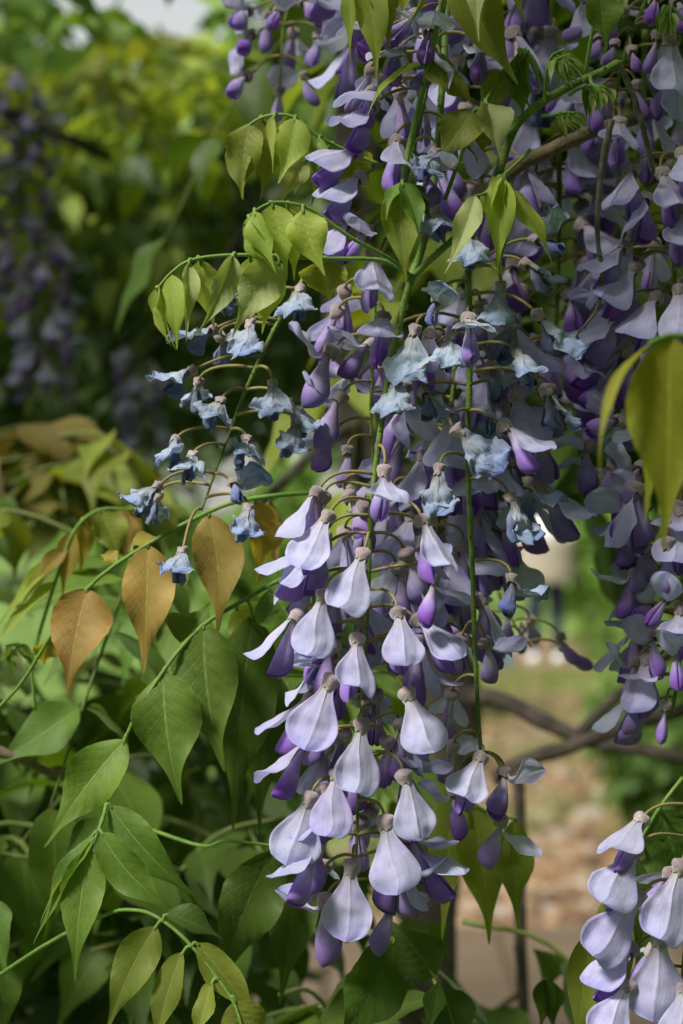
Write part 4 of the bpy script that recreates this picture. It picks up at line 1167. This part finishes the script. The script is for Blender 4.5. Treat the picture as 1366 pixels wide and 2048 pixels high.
leaf('compound_leaf', 'long-tipped dark green leaflet pair behind the broad green leaflets',
 [(660, 1360, .68), (600, 1352, .68), (540, 1352, .68), (500, 1362, .68)], '''
560 1354 520 1672 100 8 .2 18 deep
620 1355 590 1600 110 -6 .15 18 deep 4
''', 'deep', .68, 8, 6)
leaf('compound_leaf', 'green compound leaf with wavy leaflets fanning from the stalk below the broad ones',
 [(216, 1586, .638), (208, 1630, .628), (190, 1680, .624), (178, 1706, .622)], '''
220 1612 400 1800 92 6 .2 40 green
202 1666 362 1830 92 -4 .15 26 green -5 -3
180 1698 150 1965 98 -4 .15 20 green -8
188 1668 66 1890 60 -50 .4 24 green
184 1680 80 1850 40 -66 .4 20 olive -4
205 1640 100 1760 80 -30 .2 24 deep 8 6
''', 'green', .624, 9, 7)
leaf('compound_leaf', 'olive-green compound leaf on an arching stalk below the wavy green leaflets',
 [(-60, 1990, .66), (90, 1890, .64), (210, 1830, .622), (262, 1820, .616), (310, 1832, .614), (370, 1878, .610), (430, 1950, .607), (470, 2010, .604), (490, 2080, .602)], '''
312 1852 212 2070 96 -10 .2 22 olive -4
364 1904 308 2110 72 -22 .25 20 olive -4
424 1962 386 2100 54 -34 .35 18 olive -4
330 1828 446 1880 64 50 .3 50 deep 4
394 1886 524 2060 76 30 .2 26 olive 3
470 2000 520 2120 100 10 .2 20 olive
''', 'olive', .612, 9, 6)
leaf('compound_leaf', 'single broad dark green leaflet with a horizontal stalk beside the raceme tip',
 [(250, 1640, .71), (395, 1690, .67), (450, 1682, .655), (520, 1688, .655), (600, 1700, .655)], '''
552 1698 436 2000 136 8 .15 16 deep
600 1702 560 2010 120 -6 .12 16 deep 10 8
''', 'deep', .655, 8, 6)
leaf('compound_leaf', 'dark green leaflets spreading just below the tip of the longest raceme',
 [(920, 2100, .628), (895, 2010, .63), (872, 1958, .632), (800, 1858, .636)], '''
868 1955 770 1835 118 -8 .15 16 deep 4
790 1880 660 2100 150 10 .12 16 deep
880 1980 930 2110 120 14 .15 16 deep -3
876 1966 850 2080 50 -30 .3 18 green -6 -4
''', 'deep', .632, 7, 6)
leaf('compound_leaf', 'olive leaflets hanging in shade beside the upright grey stem',
 [(900, 1540, .68), (940, 1600, .68), (985, 1628, .68), (1035, 1640, .68)], '''
945 1612 978 1890 116 6 .12 16 olive
1028 1640 1036 1860 84 10 .15 14 olive
905 1560 884 1880 90 -8 .15 16 olive 6
''', 'olive', .68, 7, 5)
leaf('compound_leaf', 'olive leaflets hanging beside the bluish lavender raceme over the path',
 [(1366, 1555, .612), (1318, 1618, .612), (1270, 1700, .618), (1215, 1790, .62)], '''
1212 1796 1216 2080 94 4 .12 16 olive
1186 1860 1152 2110 84 -10 .15 16 olive 2 2
1322 1620 1395 1840 150 6 .12 14 deep 8 8
1290 1690 1270 1950 140 -8 .12 14 deep 14 12
''', 'olive', .618, 9, 6)
leaf('compound_leaf', 'small folded dark leaf standing beside the foot of the upright grey stem',
 [(1110, 2110, .70), (1100, 2000, .70), (1092, 1955, .70)], '''
1092 1957 1080 2060 56 -20 .5 12 deep
1092 1957 1106 2070 56 20 .5 12 deep
''', 'deep', .70, 6, 5)
leaf('compound_leaf', 'thin yellowish compound leaf arching high behind the bronze leaf',
 [(60, 1330, .74), (112, 1160, .74), (150, 1060, .74), (200, 1020, .745), (270, 1020, .75)], '''
130 1110 -10 1265 44 -40 .4 20 fresh
136 1096 40 1220 46 -30 .4 20 ochre
150 1062 125 1200 56 -20 .3 16 ochre
200 1022 236 1130 80 10 .2 20 olive
165 1040 160 1150 50 10 .3 16 ochre 6 6
262 1020 250 1120 90 -10 .2 20 bronze 8 8
110 1165 -20 1300 46 -50 .4 16 fresh
''', 'olive', .742, 8, 6)
young('curled young shoot leaf at the foot of the long bronze leaf stalk', (24, 1288), .70, [(40, 1370, -30, 'green'), (56, 1350, 0, 'pale'), (70, 1340, 20, 'green'), (78, 1330, 30, 'green'), (0, 1340, -50, 'green')], 22, [(70, 1420, .70), (62, 1340, .70), (40, 1290, .70), (10, 1290, .70)])
leaf('compound_leaf', 'green compound leaf of two leaflets beside the wavy green leaflets',
 [(-40, 1740, .66), (0, 1700, .66), (-30, 1600, .66)], '''
-6 1800 16 1960 70 -10 .2 18 green -10
-20 1880 10 2090 110 10 .15 18 deep 4
''', 'green', .66, 7, 6)

# ------------------------------------------------------------------ near branches and twigs
branch('green_branch', 'thick fresh green shoot with unfolding leaves rising to a scarred tip', [(990, 372, .606), (1004, 325, .604), (1030, 255, .602), (1080, 208, .601), (1150, 168, .601), (1200, 145, .601), (1238, 126, .601)], 18, 17, 'rachis', None, .18)
branch('twig', 'dry grey fluted twig slanting down from the tip of the green shoot', [(1236, 122, .603), (1262, 180, .606), (1282, 240, .610), (1296, 300, .615), (1306, 345, .62)], 13, 10, 'twig', None, .3, (), 'twig')
branch('twig', 'long dark dry twig curving down beside the dense pale raceme', [(1224, 240, .625), (1210, 300, .625), (1198, 380, .625), (1195, 470, .625), (1204, 560, .625), (1192, 620, .625), (1146, 678, .625)], 14, 5, 'twig', None, .35, (), 'twig')
branch('woody_branch', 'brown woody branch passing behind the green shoot and the dry twigs', [(960, 400, .665), (1030, 335, .66), (1100, 300, .66), (1190, 262, .66), (1280, 235, .665), (1420, 190, .67)], 32, 24, 'woody', None, .25)
branch('green_stalk', 'green shoot linking the withered raceme to the leafy node', [(824, 555, .602), (860, 520, .603), (905, 480, .605), (960, 430, .607), (1000, 365, .606)], 14, 14, 'stalk', None, .15, (), 'stalk')
branch('green_stalk', 'upright green shoot carrying the long raceme up into the leaves', [(822, 556, .606), (846, 490, .61), (858, 420, .615), (872, 330, .62), (884, 180, .63), (900, -60, .64)], 16, 14, 'stalk', None, .15, (), 'stalk')
